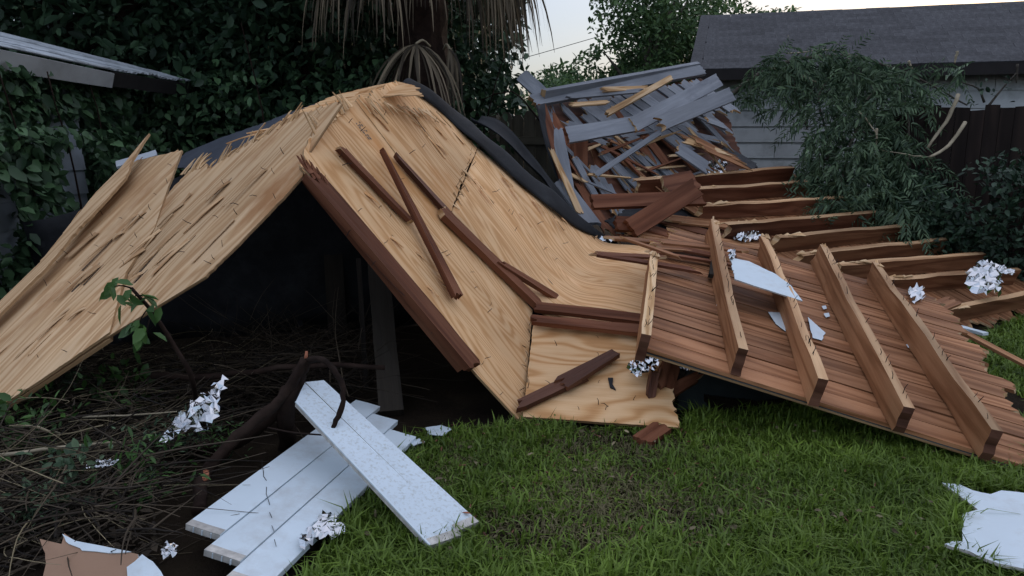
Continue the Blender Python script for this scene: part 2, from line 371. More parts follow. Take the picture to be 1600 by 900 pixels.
def sheet(name, outline, nrm, t, gdir, mats, parent=None, warp=0.0, stack=True):
    """flat panel of thickness t under an outline of 3D points"""
    mb = MB(); g = gdir.normalized(); h = nrm.cross(g).normalized(); o = outline[0]
    uo, vo = rnd(0, 9), rnd(0, 9); n = len(outline)
    area = sum((outline[i] - o).cross(outline[(i + 1) % n] - o).dot(nrm) for i in range(n))
    if area < 0: outline = outline[::-1]
    uv = [(uo + (p - o).dot(g), vo + (p - o).dot(h)) for p in outline]
    ww = [nrm * (warp * (mnoise.noise(p * 1.3))) for p in outline]
    mb.v += [p + q for p, q in zip(outline, ww)] + [p + q - nrm * t for p, q in zip(outline, ww)]
    mb.face(range(n), uv, 0); mb.face([2 * n - 1 - i for i in range(n)], uv[::-1], 0)
    for i in range(n):
        j = (i + 1) % n; l = (outline[j] - outline[i]).length
        mb.face((i, n + i, n + j, j), ((0, 0), (0, t * 4), (l, t * 4), (l, 0)), 1)
    return mb.build(name, mats, parent)
def grid_sheet(name, A, B, nu, nv, t, mats, parent=None, uvdir=(1, 0), smooth=True, noise_amp=0.0, sagv=0.0, jagA=0.0, jagB=0.0):
    """ruled sheet between two curves A and B (lists of control points)"""
    a = catmull(A, nu); b = catmull(B, nu); mb = MB(); uo, vo = rnd(0, 9), rnd(0, 9)
    top = []
    for i in range(nu + 1):
        ja, jb = rnd(-jagA, jagA), rnd(-jagB, jagB)
        for j in range(nv + 1):
            s = j / nv; s2 = s * (1 - ja - jb) + ja
            p = a[i].lerp(b[i], s2); p = p + Vector((0, 0, -sagv * 4 * s * (1 - s)))
            if noise_amp: p = p + Vector((0, 0, 1)) * noise_amp * mnoise.noise(p * 3.1) + Vector((0, -1, 0)) * noise_amp * mnoise.noise(p * 4.3 + Vector((5, 5, 5)))
            top.append(p)
    W = nv + 1
    nr = []
    for i in range(nu + 1):
        for j in range(nv + 1):
            du = top[min(i + 1, nu) * W + j] - top[max(i - 1, 0) * W + j]; dv = top[i * W + min(j + 1, nv)] - top[i * W + max(j - 1, 0)]
            n = du.cross(dv).normalized(); nr.append(n if n.z > 0 or abs(n.z) < .05 else -n)
    N_ = len(top); mb.v = top + [p - n * t for p, n in zip(top, nr)]
    la = [0]
    for i in range(nu): la.append(la[-1] + (a[i + 1] - a[i]).length)
    def U(i, j):
        x = la[i]; y = (b[i] - a[i]).length * j / nv
        return (uo + x * uvdir[0] - y * uvdir[1], vo + x * uvdir[1] + y * uvdir[0])
    for i in range(nu):
        for j in range(nv):
            q = i * W + j; c = ((i, j), (i + 1, j), (i + 1, j + 1), (i, j + 1)); idx = [x * W + y for x, y in c]; uv = [U(*x) for x in c]
            mb.face(idx, uv, 0); mb.face([N_ + k for k in idx[::-1]], uv[::-1], 0)
    ring = [i * W for i in range(nu + 1)] + [nu * W + j for j in range(1, W)] + [i * W + nv for i in range(nu - 1, -1, -1)] + [j for j in range(nv - 1, 0, -1)]
    for k in range(len(ring)):
        x, y = ring[k], ring[(k + 1) % len(ring)]; mb.face((x, N_ + x, N_ + y, y), ((0, 0), (0, .05), (.05, .05), (.05, 0)), 1)
    o = mb.build(name, mats, parent, smooth=smooth); return o
def foil(name, outline, nrm, amp, label, cat='foil', group=None, seed=0, step=.02, mat=None, parent=None, crumple=1.0):
    """crumpled thin sheet filling an outline (3D points roughly in a plane)"""
    c = sum(outline, Vector()) / len(outline); n = nrm.normalized(); e = (outline[1] - outline[0]).normalized(); e = (e - n * e.dot(n)).normalized(); h = n.cross(e)
    P2 = [((p - c).dot(e), (p - c).dot(h)) for p in outline]
    def inside(x, y):
        r = False; j = len(P2) - 1
        for i in range(len(P2)):
            xi, yi = P2[i]; xj, yj = P2[j]
            if (yi > y) != (yj > y) and x < (xj - xi) * (y - yi) / (yj - yi) + xi: r = not r
            j = i
        return r
    x0, x1 = min(p[0] for p in P2), max(p[0] for p in P2); y0, y1 = min(p[1] for p in P2), max(p[1] for p in P2)
    size = max(x1 - x0, y1 - y0); step = max(size / 17, .008) if label else step
    nx, ny = int((x1 - x0) / step) + 2, int((y1 - y0) / step) + 2; idx = {}; mb = MB(); sd = Vector((seed * 3.7, seed * 1.3, seed))
    def vert(i, j):
        if (i, j) not in idx:
            x = x0 + (i + rnd(-.38, .38)) * step; y = y0 + (j + rnd(-.38, .38)) * step
            q = Vector((x, y, 0)) + sd
            z = step * (random.gauss(0, .62) if label else rnd(-.3, .3)) + 1.1 * amp * mnoise.noise(q * (4 / size))
            idx[(i, j)] = len(mb.v); mb.v.append(c + e * x + h * y + n * (z + abs(amp) * .4))
        return idx[(i, j)]
    for i in range(nx):
        for j in range(ny):
            if inside(x0 + (i + .5) * step, y0 + (j + .5) * step):
                q = [vert(i, j), vert(i + 1, j), vert(i + 1, j + 1), vert(i, j + 1)]
                if random.random() < .5: tr = ((q[0], q[1], q[2]), (q[0], q[2], q[3]))
                else: tr = ((q[0], q[1], q[3]), (q[1], q[2], q[3]))
                for t in tr: mb.face(t, ((0, 0), (1, 0), (0, 1)))
    o = mb.build(name, [mat or FOIL], parent)
    if label: tag(o, label, cat, group)
    return o
def leaf_arrays(P, D, S, asp=.45, droop=0.0, fold=.25):
    """P (n,3) bases, D (n,3) directions, S (n,) lengths -> verts, quads, 6 verts per leaf"""
    n = len(P); D = D / (np.linalg.norm(D, axis=1, keepdims=True) + 1e-9)
    up = np.random.normal(size=(n, 3)) * .6 + np.array([0, -.3, 1.0]); W = np.cross(D, up); W /= (np.linalg.norm(W, axis=1, keepdims=True) + 1e-9)
    U = np.cross(W, D); s = S[:, None]
    def pt(a, b, c): return P + D * (s * a) + W * (s * asp * b) + U * (s * c)
    dz = np.array([0, 0, -droop])
    V = np.stack([P, pt(.3, -.42, fold * .3), pt(.68, -.36, fold * .3) + dz * s * .5, pt(1, 0, 0) + dz * s, pt(.68, .36, fold * .3) + dz * s * .5, pt(.3, .42, fold * .3)], axis=1).reshape(-1, 3)
    i = np.arange(n)[:, None] * 6
    F = np.concatenate([i + np.array([[0, 1, 2, 3]]), i + np.array([[0, 3, 4, 5]])], axis=0)
    rv = np.repeat(np.clip(np.random.beta(1.6, 2.4, n), 0, 1), 6)
    return V, F, rv
def leaves(name, P, D, S, mat, parent, asp=.45, droop=0.0, fold=.25, kind=None):
    V, F, rv = leaf_arrays(P, D, S, asp, droop, fold); o = np_mesh(name, V, F, [mat], parent, rv, loc=(0, 0, 0))
    if kind: o['kind'] = kind
    return o
def crown_points(n, blobs, nsc=.9, thr=-.05, shell=.55):
    """points in a union of ellipsoids, thinned by noise so that gaps and clumps form"""
    out = []; tot = sum(b[1][0] * b[1][1] * b[1][2] for b in blobs); acc = []
    for b in blobs: acc.append((b, b[1][0] * b[1][1] * b[1][2] / tot))
    while len(out) < n:
        r = random.random()
        for b, p in acc:
            r -= p
            if r <= 0: break
        v = Vector((random.gauss(0, 1), random.gauss(0, 1), random.gauss(0, 1))).normalized() * (rnd(shell, 1) if random.random() < .75 else rnd(0, 1))
        q = Vector((b[0][0] + v.x * b[1][0], b[0][1] + v.y * b[1][1], b[0][2] + v.z * b[1][2]))
        if mnoise.noise(q * nsc) + .5 * mnoise.noise(q * nsc * 2.7) > thr and q.z > .02: out.append(tuple(q))
    return np.array(out)
def rand_dirs(n, bias=(0, -.3, -.4)):
    return np.random.normal(size=(n, 3)) + np.array(bias)
def tree(name, base, blobs, nleaf, lsize, mat, label, trunk_r=.18, group=None, asp=.5, nsc=.9, thr=-.05, limbs=6, bark=None, cat='tree'):
    root = thing(name, base, label, cat, group); bark = bark or BARK
    top = Vector(blobs[0][0]); b = Vector(base)
    mb = MB(); mid = b.lerp(top, .5) + Vector((rnd(-.2, .2), rnd(-.2, .2), 0))
    tube_mb(mb, catmull([b, mid, top], 10), [trunk_r * (1 - .07 * i) for i in range(11)], 9, .1)
    mb.build('trunk', [bark], root, smooth=True)
    for k in range(limbs):
        bl = blobs[k % len(blobs)]; e = Vector(bl[0]) + Vector((rnd(-.7, .7) * bl[1][0], rnd(-.7, .7) * bl[1][1], rnd(-.3, .8) * bl[1][2]))
        s = b.lerp(top, rnd(.45, .85))
        branch('limb', [s, s.lerp(e, .5) + Vector((rnd(-.2, .2), rnd(-.2, .2), rnd(0, .3))), e], trunk_r * .4, trunk_r * .07, bark, root, n=8, sides=6)
    P = crown_points(nleaf, blobs, nsc, thr); S = np.random.uniform(.6, 1.3, nleaf) * lsize
    leaves('crown', P, rand_dirs(nleaf), S, mat, root, asp)
    return root

# ================================================================ SETTING
mb = MB()
n = 60
def hz(x, y): return .018 * mnoise.noise(Vector((x * 1.1, y * 1.1, 0))) + .008 * mnoise.noise(Vector((x * 4, y * 4, 2)))
G = []
xs = list(np.linspace(-400, -7, 8)) + list(np.linspace(-6, 8, 90)) + list(np.linspace(9, 400, 8))
ys = list(np.linspace(-300, -1, 6)) + list(np.linspace(0, 11, 76)) + list(np.linspace(12, 900, 8))
for y in ys:
    for x in xs: mb.v.append(Vector((x, y, hz(x, y))))
for j in range(len(ys) - 1):
    for i in range(len(xs) - 1):
        a = j * len(xs) + i; mb.face((a, a + 1, a + 1 + len(xs), a + len(xs)), ((0, 0), (1, 0), (1, 1), (0, 1)))
g = mb.build('ground', [SOIL], smooth=True, loc=Vector((0, 0, 0))); tag(g, 'dark damp soil of the yard under lawn and debris', 'ground', kind='structure')

# ---- grass on the lawn (nobody could count it)
def in_poly(x, y, P):
    r = np.zeros(len(x), bool); j = len(P) - 1
    for i in range(len(P)):
        xi, yi = P[i]; xj, yj = P[j]
        c = ((yi > y) != (yj > y)) & (x < (xj - xi) * (y - yi) / (yj - yi + 1e-12) + xi); r ^= c; j = i
    return r
def vnoise(x, y, s, z=0): return np.array([mnoise.noise(Vector((a * s, b * s, z))) for a, b in zip(x, y)])
def grass(name, x, y, h, mat, label, wid=.0044, lean=.7):
    n = len(x); z = np.array([hz(a, b) for a, b in zip(x, y)])
    P = np.stack([x, y, z - .004], 1); az = np.random.uniform(0, 2 * np.pi, n); l = np.abs(np.random.normal(0, lean, n)) + .12
    D = np.stack([np.cos(az), np.sin(az), np.zeros(n)], 1); W = np.stack([-np.sin(az), np.cos(az), np.zeros(n)], 1)
    w = (np.random.uniform(.7, 1.4, n) * wid)[:, None]; H = h[:, None]; l = l[:, None]
    up = np.array([0, 0, 1.])
    m = P + up * H * .55 + D * H * l * .28; t = P + up * H * np.maximum(.35, 1 - .32 * l) + D * H * l * .95
    V = np.stack([P - W * w, P + W * w, m - W * w * .8, m + W * w * .8, t], 1).reshape(-1, 3)
    i = np.arange(n)[:, None] * 5
    F = np.concatenate([i + np.array([[0, 1, 3]]), i + np.array([[0, 3, 2]]), i + np.array([[2, 3, 4]])])
    patch = np.clip(.5 + .9 * vnoise(x, y, 1.6, 4) + .5 * vnoise(x, y, 6, 1), 0, 1)
    rv = np.repeat(np.clip(np.random.beta(2, 2.2, n) * .6 + patch * .42, 0, 1), 5)
    o = np_mesh(name, V, F, [mat], None, rv); tag(o, label, 'grass', kind='stuff'); return o
pt = lambda *q: [(gz(a, b).x, gz(a, b).y) for a, b in q]
near = pt((470, 905), (560, 800), (640, 690), (760, 672), (815, 668), (1062, 676), (1075, 650), (1200, 640), (1330, 640), (1500, 650), (1800, 700), (1800, 905))
near = [(x, max(y, 2.25)) for x, y in near]; near[0] = (near[0][0], 2.2); near[-1] = (near[-1][0], 2.2)
N0 = 260000
x = np.random.uniform(-1.1, 3.2, N0); y = np.random.uniform(2.2, 4.6, N0); k = in_poly(x, y, near)
x, y = x[k], y[k]
dx, dy = gz(960, 770).x, gz(960, 770).y
bare = np.exp(-(((x - dx) / .62) ** 2 + ((y - dy) / .5) ** 2)) * .85 + np.exp(-(((x - gz(1050, 690).x) / .45) ** 2 + ((y - gz(1050, 690).y) / .2) ** 2)) * .5
keep = np.random.random(len(x)) > np.clip(bare + .9 * np.clip(.12 + vnoise(x, y, 2.1) + .6 * vnoise(x, y, 8, 5), 0, 1), 0, .93)
x, y, bare = x[keep], y[keep], bare[keep]
ws = pt((1480, 758), (1545, 776), (1720, 780), (1720, 930), (1570, 905), (1505, 880), (1500, 850), (1512, 806)); k = ~(in_poly(x, y, ws)); x, y, bare = x[k], y[k], bare[k]
wq = pt((290, 825), (575, 630), (640, 682), (560, 800), (450, 905), (330, 905)); k = ~(in_poly(x, y, wq)); x, y, bare = x[k], y[k], bare[k]
h = np.random.uniform(.022, .082, len(x)) * np.where(np.random.random(len(x)) < .15, 1.5, 1.0) * (1 - .5 * bare) * (1 + .6 * vnoise(x, y, 1.8, 7) + .45 * vnoise(x, y, 9, 3))
grass('lawn_grass', x, y, h, LF_GR, 'thick green lawn grass in front of the wreckage')
x2 = np.random.uniform(-1.6, 3.4, 90000); y2 = np.random.uniform(.7, 2.2, 90000); k = x2 > -.75 - .5 * (2.2 - y2); x2, y2 = x2[k], y2[k]
grass('lawn_grass', x2, y2, np.random.uniform(.022, .082, len(x2)), LF_GR, 'green lawn grass nearest the viewer at the bottom edge')
m_ = 20000; x = np.random.normal(dx, .85, m_); y = np.random.normal(dy, .45, m_); k = in_poly(x, y, near); x, y = x[k], y[k]
grass('dry_grass', x, y, np.random.uniform(.02, .05, len(x)), LF_GD, 'thin dry yellowed grass around the bare patch of lawn', wid=.003, lean=1.2)
far = [(3.0, 3.4), (3.05, 4.6), (3.4, 5.4), (4.2, 6.1), (5.2, 7.2), (7, 7.2), (5, 3.4)]
x = np.random.uniform(2.8, 7, 60000); y = np.random.uniform(3.3, 7.2, 60000); k = in_poly(x, y, far); x, y = x[k], y[k]
grass('lawn_grass', x, y, np.random.uniform(.03, .08, len(x)), LF_GR, 'green lawn grass at the right end of the broken roof', wid=.006)

# ---- garage with lap siding and shingle roof
gl = Vector((2.60, 9.95, 0)); gr = Vector((8.6, 8.2, 0)); ga = (gr - gl).normalized(); gb = Vector((-ga.y, ga.x, 0))  # gb points away from the camera
GL = (gr - gl).length
garage = thing('garage', gl, 'grey white garage with lap siding and dark shingle roof', 'garage')
mb = MB()
def box_mb(mb, o, ax, ay, az, m=0):
    b = len(mb.v)
    for k in range(8): mb.v.append(o + (ax if k & 1 else Vector()) + (ay if k & 2 else Vector()) + (az if k & 4 else Vector()))
    la, lb, lc = ax.length, ay.length, az.length
    for q, (s, t) in (((0, 1, 5, 4), (la, lc)), ((1, 3, 7, 5), (lb, lc)), ((3, 2, 6, 7), (la, lc)), ((2, 0, 4, 6), (lb, lc)), ((4, 5, 7, 6), (la, lb)), ((0, 2, 3, 1), (lb, la))):
        mb.face([b + i for i in q], ((0, 0), (s, 0), (s, t), (0, t)), m)
Z = Vector((0, 0, 1))
box_mb(mb, gl + gb * .02, ga * GL, gb * 3.9, Z * 2.36)
wall = mb.build('wall', [DRK], garage)
for c in range(12):
    z0 = .08 + c * .2; sx = 0.0; off = [0, 1.7, .8, 2.4][c % 4]; cuts = [0] + [q for q in (off, off + 2.4, off + 4.8) if 0.1 < q < GL] + [GL]
    for a, b2 in zip(cuts[:-1], cuts[1:]):
        p0 = gl + ga * (a + .003) - gb * .016 + Z * (z0 + .1); p1 = gl + ga * (b2 - .003) - gb * .016 + Z * (z0 + .1)
        plank('siding_board', p0, p1, .206, .016, (-gb + Z * .11), SID, wall, cols=1, stations=3, rough=.001)
# gable end siding (left end) is out of sight; corner trim
plank('corner_trim', gl - gb * .03 + Z * .05, gl - gb * .03 + Z * 2.36, .09, .02, -gb, SID, garage, cols=1, stations=2)
ov = .35; eave = gl - ga * .25 - gb * ov + Z * 2.36; rl = GL + .5
rise = Vector((gb.x, gb.y, 0)) * 2.35 + Z * .97; sl = rise.length; rd = rise.normalized(); rn = ga.cross(rd).normalized()
mb = MB(); box_mb(mb, eave - rn * .05, ga * rl, rise, rn * .05)
back = eave + rise; box_mb(mb, back - rn * .05, ga * rl, Vector((gb.x, gb.y, 0)) * 2.35 - Z * .97, Z * .05)
roof = mb.build('roof', [DRK], garage)
plank('fascia', eave + rd * .0 - Z * .06 - gb * .012, eave + ga * rl - Z * .06 - gb * .012, .13, .02, -gb, DRK, roof, cols=1, stations=2)
plank('rake_trim', eave - rd * .03 + ga * .03 + rn * .02, eave + rise + ga * .03 + rn * .02, .14, .05, rn, SHG, roof, cols=1, stations=2)
mb = MB(); box_mb(mb, Vector((-.1542, 0, 0)), Vector((.3084, 0, 0)), Vector((0, .17, 0)), Vector((0, 0, .02)))
tab_me = mb.build('tmp', [SHG], None, loc=Vector((0, 0, 0))); tm = tab_me.data; tm.name = 'shingle'; bpy.data.objects.remove(tab_me)
RB = Matrix((ga, rd, rn)).transposed().to_4x4()
nc = int(sl / .15)
for c in range(nc + 1):
    x0 = .12 + (c % 2) * .155 + (c * 7 % 5) * .012; k = 0
    if c % 2: inst('shingle', tm, Matrix.Translation(eave + ga * (x0 - .055 - .077) + rd * (c * .148 - .02) + rn * .005) @ RB @ Matrix.Rotation(R(6.5), 4, 'X') @ Matrix.Scale(.5, 4, (1, 0, 0)), roof)
    while x0 + k * .31 < min(rl, 5.4):
        p = eave + ga * (x0 + k * .31 + .1) + rd * (c * .148 - .02) + rn * (.004 + rnd(0, .004)) + rd * rnd(-.006, .006)
        mw = Matrix.Translation(p) @ RB @ Matrix.Rotation(R(6.5 + rnd(-.8, 1.4)), 4, 'X') @ Matrix.Rotation(rnd(-.008, .008), 4, 'Z')
        inst('shingle', tm, mw, roof); k += 1

# ---- fences
def fence(name, a, b, h, pw, mat, label, top='flat', rail_front=False, th=.02, gap=.006, dogear=True):
    root = thing(name, a, label, 'fence'); d = (b - a); L_ = d.length; d.normalize(); nrm = Vector((d.y, -d.x, 0))
    if nrm.y > 0: nrm = -nrm
    k = 0; x = 0
    while x < L_ - pw:
        hh = h + rnd(-.03, .03); p = a + d * (x + pw / 2) + nrm * rnd(0, .008)
        mb = MB(); w = pw - gap; pr = [(-w / 2, 0), (w / 2, 0), (w / 2, hh - .05), (w / 4, hh), (-w / 4, hh), (-w / 2, hh - .05)] if dogear else [(-w / 2, 0), (w / 2, 0), (w / 2, hh), (-w / 2, hh + rnd(-.01, .01))]
        n = len(pr); vo = rnd(0, 9)
        for s in (0, th):
            for q in pr: mb.v.append(p + d * q[0] + Z * q[1] + nrm * s)
        uv = [(q[1], q[0] + vo) for q in pr]
        mb.face(range(n, 2 * n), uv); mb.face(range(n - 1, -1, -1), uv[::-1])
        for i in range(n):
            j = (i + 1) % n; mb.face((i, j, n + j, n + i), ((0, vo), (.1, vo), (.1, vo + .02), (0, vo + .02)))
        mb.build('fence_board', [mat], root); x += pw
    for z in (.35, h - .3):
        s = nrm * (th + .022 if rail_front else -.025)
        plank('rail', a + s + Z * z, b + s + Z * z, .085, .038, nrm, mat, root, cols=1, stations=3)
    for q in (a + d * .1, b - d * .1) if rail_front else (a - nrm * .07 + d * .1,):
        plank('fence_post', q + (nrm * (th + .09) if rail_front else Vector()) , q + (nrm * (th + .09) if rail_front else Vector()) + Z * (h - .02), .09, .09, nrm, mat, root, cols=1, stations=3)
    return root
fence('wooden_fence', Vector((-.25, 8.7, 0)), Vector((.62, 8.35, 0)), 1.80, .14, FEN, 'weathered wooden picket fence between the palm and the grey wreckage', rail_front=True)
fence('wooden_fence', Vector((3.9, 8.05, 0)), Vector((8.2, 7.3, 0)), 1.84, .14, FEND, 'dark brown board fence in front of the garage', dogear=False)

# ---- low shed with metal roof, far left
E1 = at(-120, 72, 4.6); E2 = at(180, 126, 6.6); E1.z = E2.z = 2.12
ed = (E2 - E1).normalized(); eb = Vector((-ed.y, ed.x, 0));  eb = eb if eb.x < 0 else -eb
shed = thing('shed', Vector((E1.x, E1.y, 0)), 'small white shed with pale metal roof on the far left', 'shed')
EL = (E2 - E1).length
mb = MB(); box_mb(mb, Vector((E1.x, E1.y, 0)) + eb * .25, ed * (EL - .2), eb * 1.5, Z * 2.04)
sw = mb.build('wall', [DRK], shed)
for c in range(10):
    p0 = Vector((E1.x, E1.y, .06 + c * .2 + .1)) + eb * .235
    plank('siding_board', p0, p0 + ed * (EL - .2), .206, .014, -eb + Z * .1, SHW, sw, cols=1, stations=3)
RF = Plane((-60, 66, 5.0), (178, 112, 6.4), (0, 56, 6.6))
f0, f1_, b0_, b1_ = RF.hit(-90, 58), RF.hit(176, 112), RF.hit(-90, 36), RF.hit(305, 133)
for s in range(4):     # corrugated sheets side by side, ribs running with the eave
    mb = MB(); K_ = 26
    lo_, hi_ = s / 4, (s + 1) / 4 + .02
    for i in range(K_ + 1):
        t_ = lo_ + (hi_ - lo_) * i / K_
        z_ = RF.n * (.011 * math.sin(i * math.pi / 2) + .012 * (s % 2) + .02)
        mb.v += [f0.lerp(b0_, t_) + z_, f1_.lerp(b1_, t_) + z_ + (f1_ - f0) * rnd(-.012, .012)]
    for i in range(K_): mb.face((2 * i, 2 * i + 1, 2 * i + 3, 2 * i + 2), ((0, 0), (1, 0), (1, 1), (0, 1)))
    mb.build('metal_roof_sheet', [MET], shed)
fd_ = (f1_ - f0).normalized(); fn_ = fd_.cross(RF.n); fn_ = fn_ if fn_.y < 0 else -fn_
plank('fascia', f0 - RF.n * .075 + fn_ * .012, f1_ - RF.n * .07 + fn_ * .012, .15, .025, fn_, FAS, shed, cols=1, stations=4, w1=.12)
gd_ = (b1_ - f1_).normalized(); plank('end_fascia', f1_ - RF.n * .06 + fd_ * .01, b1_ - RF.n * .06 + fd_ * .01, .12, .025, gd_.cross(RF.n), DRK, shed, cols=1, stations=4)

# ---- vine over the shed wall
def vine_on(name, label, P, D, sz, stems, mat=LF_IVY, asp=.75):
    lo = Vector((float(P[:, 0].mean()), float(P[:, 1].mean()), 0)); root = thing(name, lo, label, 'vine')
    leaves('foliage', P, D, np.random.uniform(.6, 1.35, len(P)) * sz, mat, root, asp, droop=.15)
    for s in stems: branch('stem', s, .012, .005, BARK, root, n=8, sides=5, jit=.01)
    return root
P = []; holes = [(120, 272, 32, 55), (0, 345, 26, 75), (60, 360, 12, 30)]
while len(P) < 7000:
    s = rnd(-.2, 1.12); z = rnd(0, 2.04); q = Vector((E1.x, E1.y, 0)) + ed * (EL * s) - eb * (rnd(-.2, .2) if z < 1.6 else rnd(-.22, -.05)) + Z * z
    d = q - CAM; f_ = d.y * math.cos(PITCH) - d.z * math.sin(PITCH); px = 800 + FPX * d.x / f_; py = 450 - FPX * (d.z * math.cos(PITCH) + d.y * math.sin(PITCH)) / f_
    if any(((px - a) / c) ** 2 + ((py - b) / e) ** 2 < rnd(.6, 1.3) for a, b, c, e in holes): continue
    if mnoise.noise(q * 2.2) < -.32: continue
    P.append(tuple(q))
P = np.array(P); D = rand_dirs(len(P), tuple(-eb * .9 + Vector((0, 0, -.9))))
vine_on('climbing_vine', 'dense green vine climbing over the white shed wall', P, D, .085, [[Vector((E1.x, E1.y, 0)) + ed * (EL * a) - eb * .05, Vector((E1.x, E1.y, 1)) + ed * (EL * (a + .05)) - eb * .08, Vector((E1.x, E1.y, 2)) + ed * (EL * (a - .03)) - eb * .05] for a in (.3, .55, .8)])

# ---- dark trees behind and above on the left; their crowns reach over the wreck and shade it
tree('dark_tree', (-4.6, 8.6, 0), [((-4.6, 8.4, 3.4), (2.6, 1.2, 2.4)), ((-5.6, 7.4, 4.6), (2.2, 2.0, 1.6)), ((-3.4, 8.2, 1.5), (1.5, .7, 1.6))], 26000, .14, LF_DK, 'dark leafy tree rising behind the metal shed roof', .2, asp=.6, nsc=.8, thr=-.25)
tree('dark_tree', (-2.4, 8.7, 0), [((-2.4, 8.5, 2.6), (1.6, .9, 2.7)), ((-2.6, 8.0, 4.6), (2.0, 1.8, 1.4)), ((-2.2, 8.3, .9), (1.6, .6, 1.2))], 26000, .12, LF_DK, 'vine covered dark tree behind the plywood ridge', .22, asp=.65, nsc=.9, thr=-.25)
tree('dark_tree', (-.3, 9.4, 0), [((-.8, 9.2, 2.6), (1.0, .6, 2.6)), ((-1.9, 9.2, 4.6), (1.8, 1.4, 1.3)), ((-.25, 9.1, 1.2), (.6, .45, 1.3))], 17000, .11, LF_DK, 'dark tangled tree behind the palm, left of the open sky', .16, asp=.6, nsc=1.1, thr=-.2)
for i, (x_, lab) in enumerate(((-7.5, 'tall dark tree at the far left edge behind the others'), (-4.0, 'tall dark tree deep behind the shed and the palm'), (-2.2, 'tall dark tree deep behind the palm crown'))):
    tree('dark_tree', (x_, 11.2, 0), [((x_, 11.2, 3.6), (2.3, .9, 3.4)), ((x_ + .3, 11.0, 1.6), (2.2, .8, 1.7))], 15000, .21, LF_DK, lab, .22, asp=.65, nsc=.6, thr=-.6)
# tangle of vine round the palm foot and along the fence
P = crown_points(3200, [((-1.5, 7.9, 1.5), (1.3, .35, 1.0)), ((-.25, 8.4, 2.0), (.55, .25, .75)), ((-3.0, 7.6, 1.2), (1.1, .4, 1.1))], 1.6, -.15)
vine_on('climbing_vine', 'tangled vine hanging round the palm trunk above the plywood', P, rand_dirs(len(P), (0, -.8, -.6)), .085, [[Vector((-.5, 8.25, .3)), Vector((-.3, 8.15, 1.6)), Vector((-.05, 8.2, 2.5))], [Vector((.3, 8.2, 1.7)), Vector((.0, 8.1, 2.0)), Vector((-.4, 8.2, 1.9))], [Vector((-2.6, 7.5, .3)), Vector((-2.4, 7.4, 1.5)), Vector((-2.6, 7.5, 2.6))]])

# ---- palm with hanging dead fronds
px0 = at(655, 90, 7.6); palm = thing('palm_tree', Vector((px0.x, 7.6, 0)), 'palm tree with a skirt of dead drooping fronds', 'palm tree')
mb = MB(); tube_mb(mb, [Vector((px0.x + .05 * math.sin(z), 7.6, z)) for z in np.linspace(0, 5.2, 22)], [.24 + .03 * (i % 2) + .1 * (i < 2) for i in range(22)], 12, .12)
mb.build('trunk', [BARK], palm)
def frond(base, tip_dir, pet, nseg, seg_len, spread, dr, label=None):
    """dead fan leaf: petiole + narrow drooping segments"""
    mbp = MB(); d = tip_dir.normalized(); e = base + d * pet + Z * (-.15 * pet)
    tube_mb(mbp, catmull([base, base + d * pet * .5 + Z * .03, e], 6), [.012] * 7, 4)
    fr = mbp.build('frond', [PALE], palm, smooth=True)
    V = []; F = []; rv = []; sd = d.cross(Z).normalized()
    for k in range(nseg):
        a = (k / (nseg - 1) - .5) * spread + rnd(-.08, .08); dd = (d * math.cos(a) + sd * math.sin(a)).normalized(); L_ = seg_len * rnd(.7, 1.15)
        w = rnd(.008, .016); p = e.copy(); v = dd * .7 + Z * rnd(-.2, .1); b0 = len(V); st = 7; c = rnd(.0, 1)
        wd = v.cross(Z).normalized() if rnd(0, 1) < .6 else Vector((1, 0, 0))
        for i in range(st + 1):
            ww = w * (1 - (i / st) ** 2 * .9); V.append(p + wd * ww); V.append(p - wd * ww); rv += [c, c]
            v = (v + Z * (-dr * rnd(.7, 1.3)) + Vector((rnd(-.06, .06), rnd(-.06, .06), 0))); v.normalize(); p = p + v * (L_ / st)
        for i in range(st): F.append((b0 + 2 * i, b0 + 2 * i + 1, b0 + 2 * i + 3, b0 + 2 * i + 2))
    o = np_mesh('leaf_blades', np.array([tuple(q) for q in V]), np.array(F), [PALM], fr, np.array(rv)); return fr
T = Vector((px0.x, 7.6, 0))
for i in range(15):
    a = rnd(0, 2 * math.pi); zz = rnd(3.3, 4.4)
    frond(T + Z * zz + Vector((math.cos(a), math.sin(a), 0)) * .2, Vector((math.cos(a), math.sin(a), rnd(-.5, .1))), rnd(.15, .4), 20, rnd(.75, 1.15), 2.4, .5)
for a, zz, pl, sl_ in ((-.1, 3.15, .42, .9), (-.3, 3.3, .5, 1.0), (.1, 3.45, .35, 1.1), (-.15, 3.5, .5, 1.15), (-.5, 3.6, .55, 1.2), (.2, 3.7, .55, 1.1), (-2.0, 3.3, .4, 1.0), (-1.3, 3.4, .35, 1.0), (3.4, 3.5, .4, 1.0), (3.0, 3.6, .3, 1.1), (-2.5, 3.5, .45, 1.1)):
    frond(T + Z * zz + Vector((math.cos(a), math.sin(a), 0)) * .2, Vector((math.cos(a), math.sin(a), -.05)), pl, 26, sl_, 2.2, .42)
q = at(672, 72, 7.0); frond(q + Vector((-.02, .2, .02)), Vector((-.35, -.5, .1)), .2, 40, .85, 4.2, .3); frond(q + Vector((.1, .25, 0)), Vector((.3, -.6, .05)), .15, 24, .6, 1.2, .8)

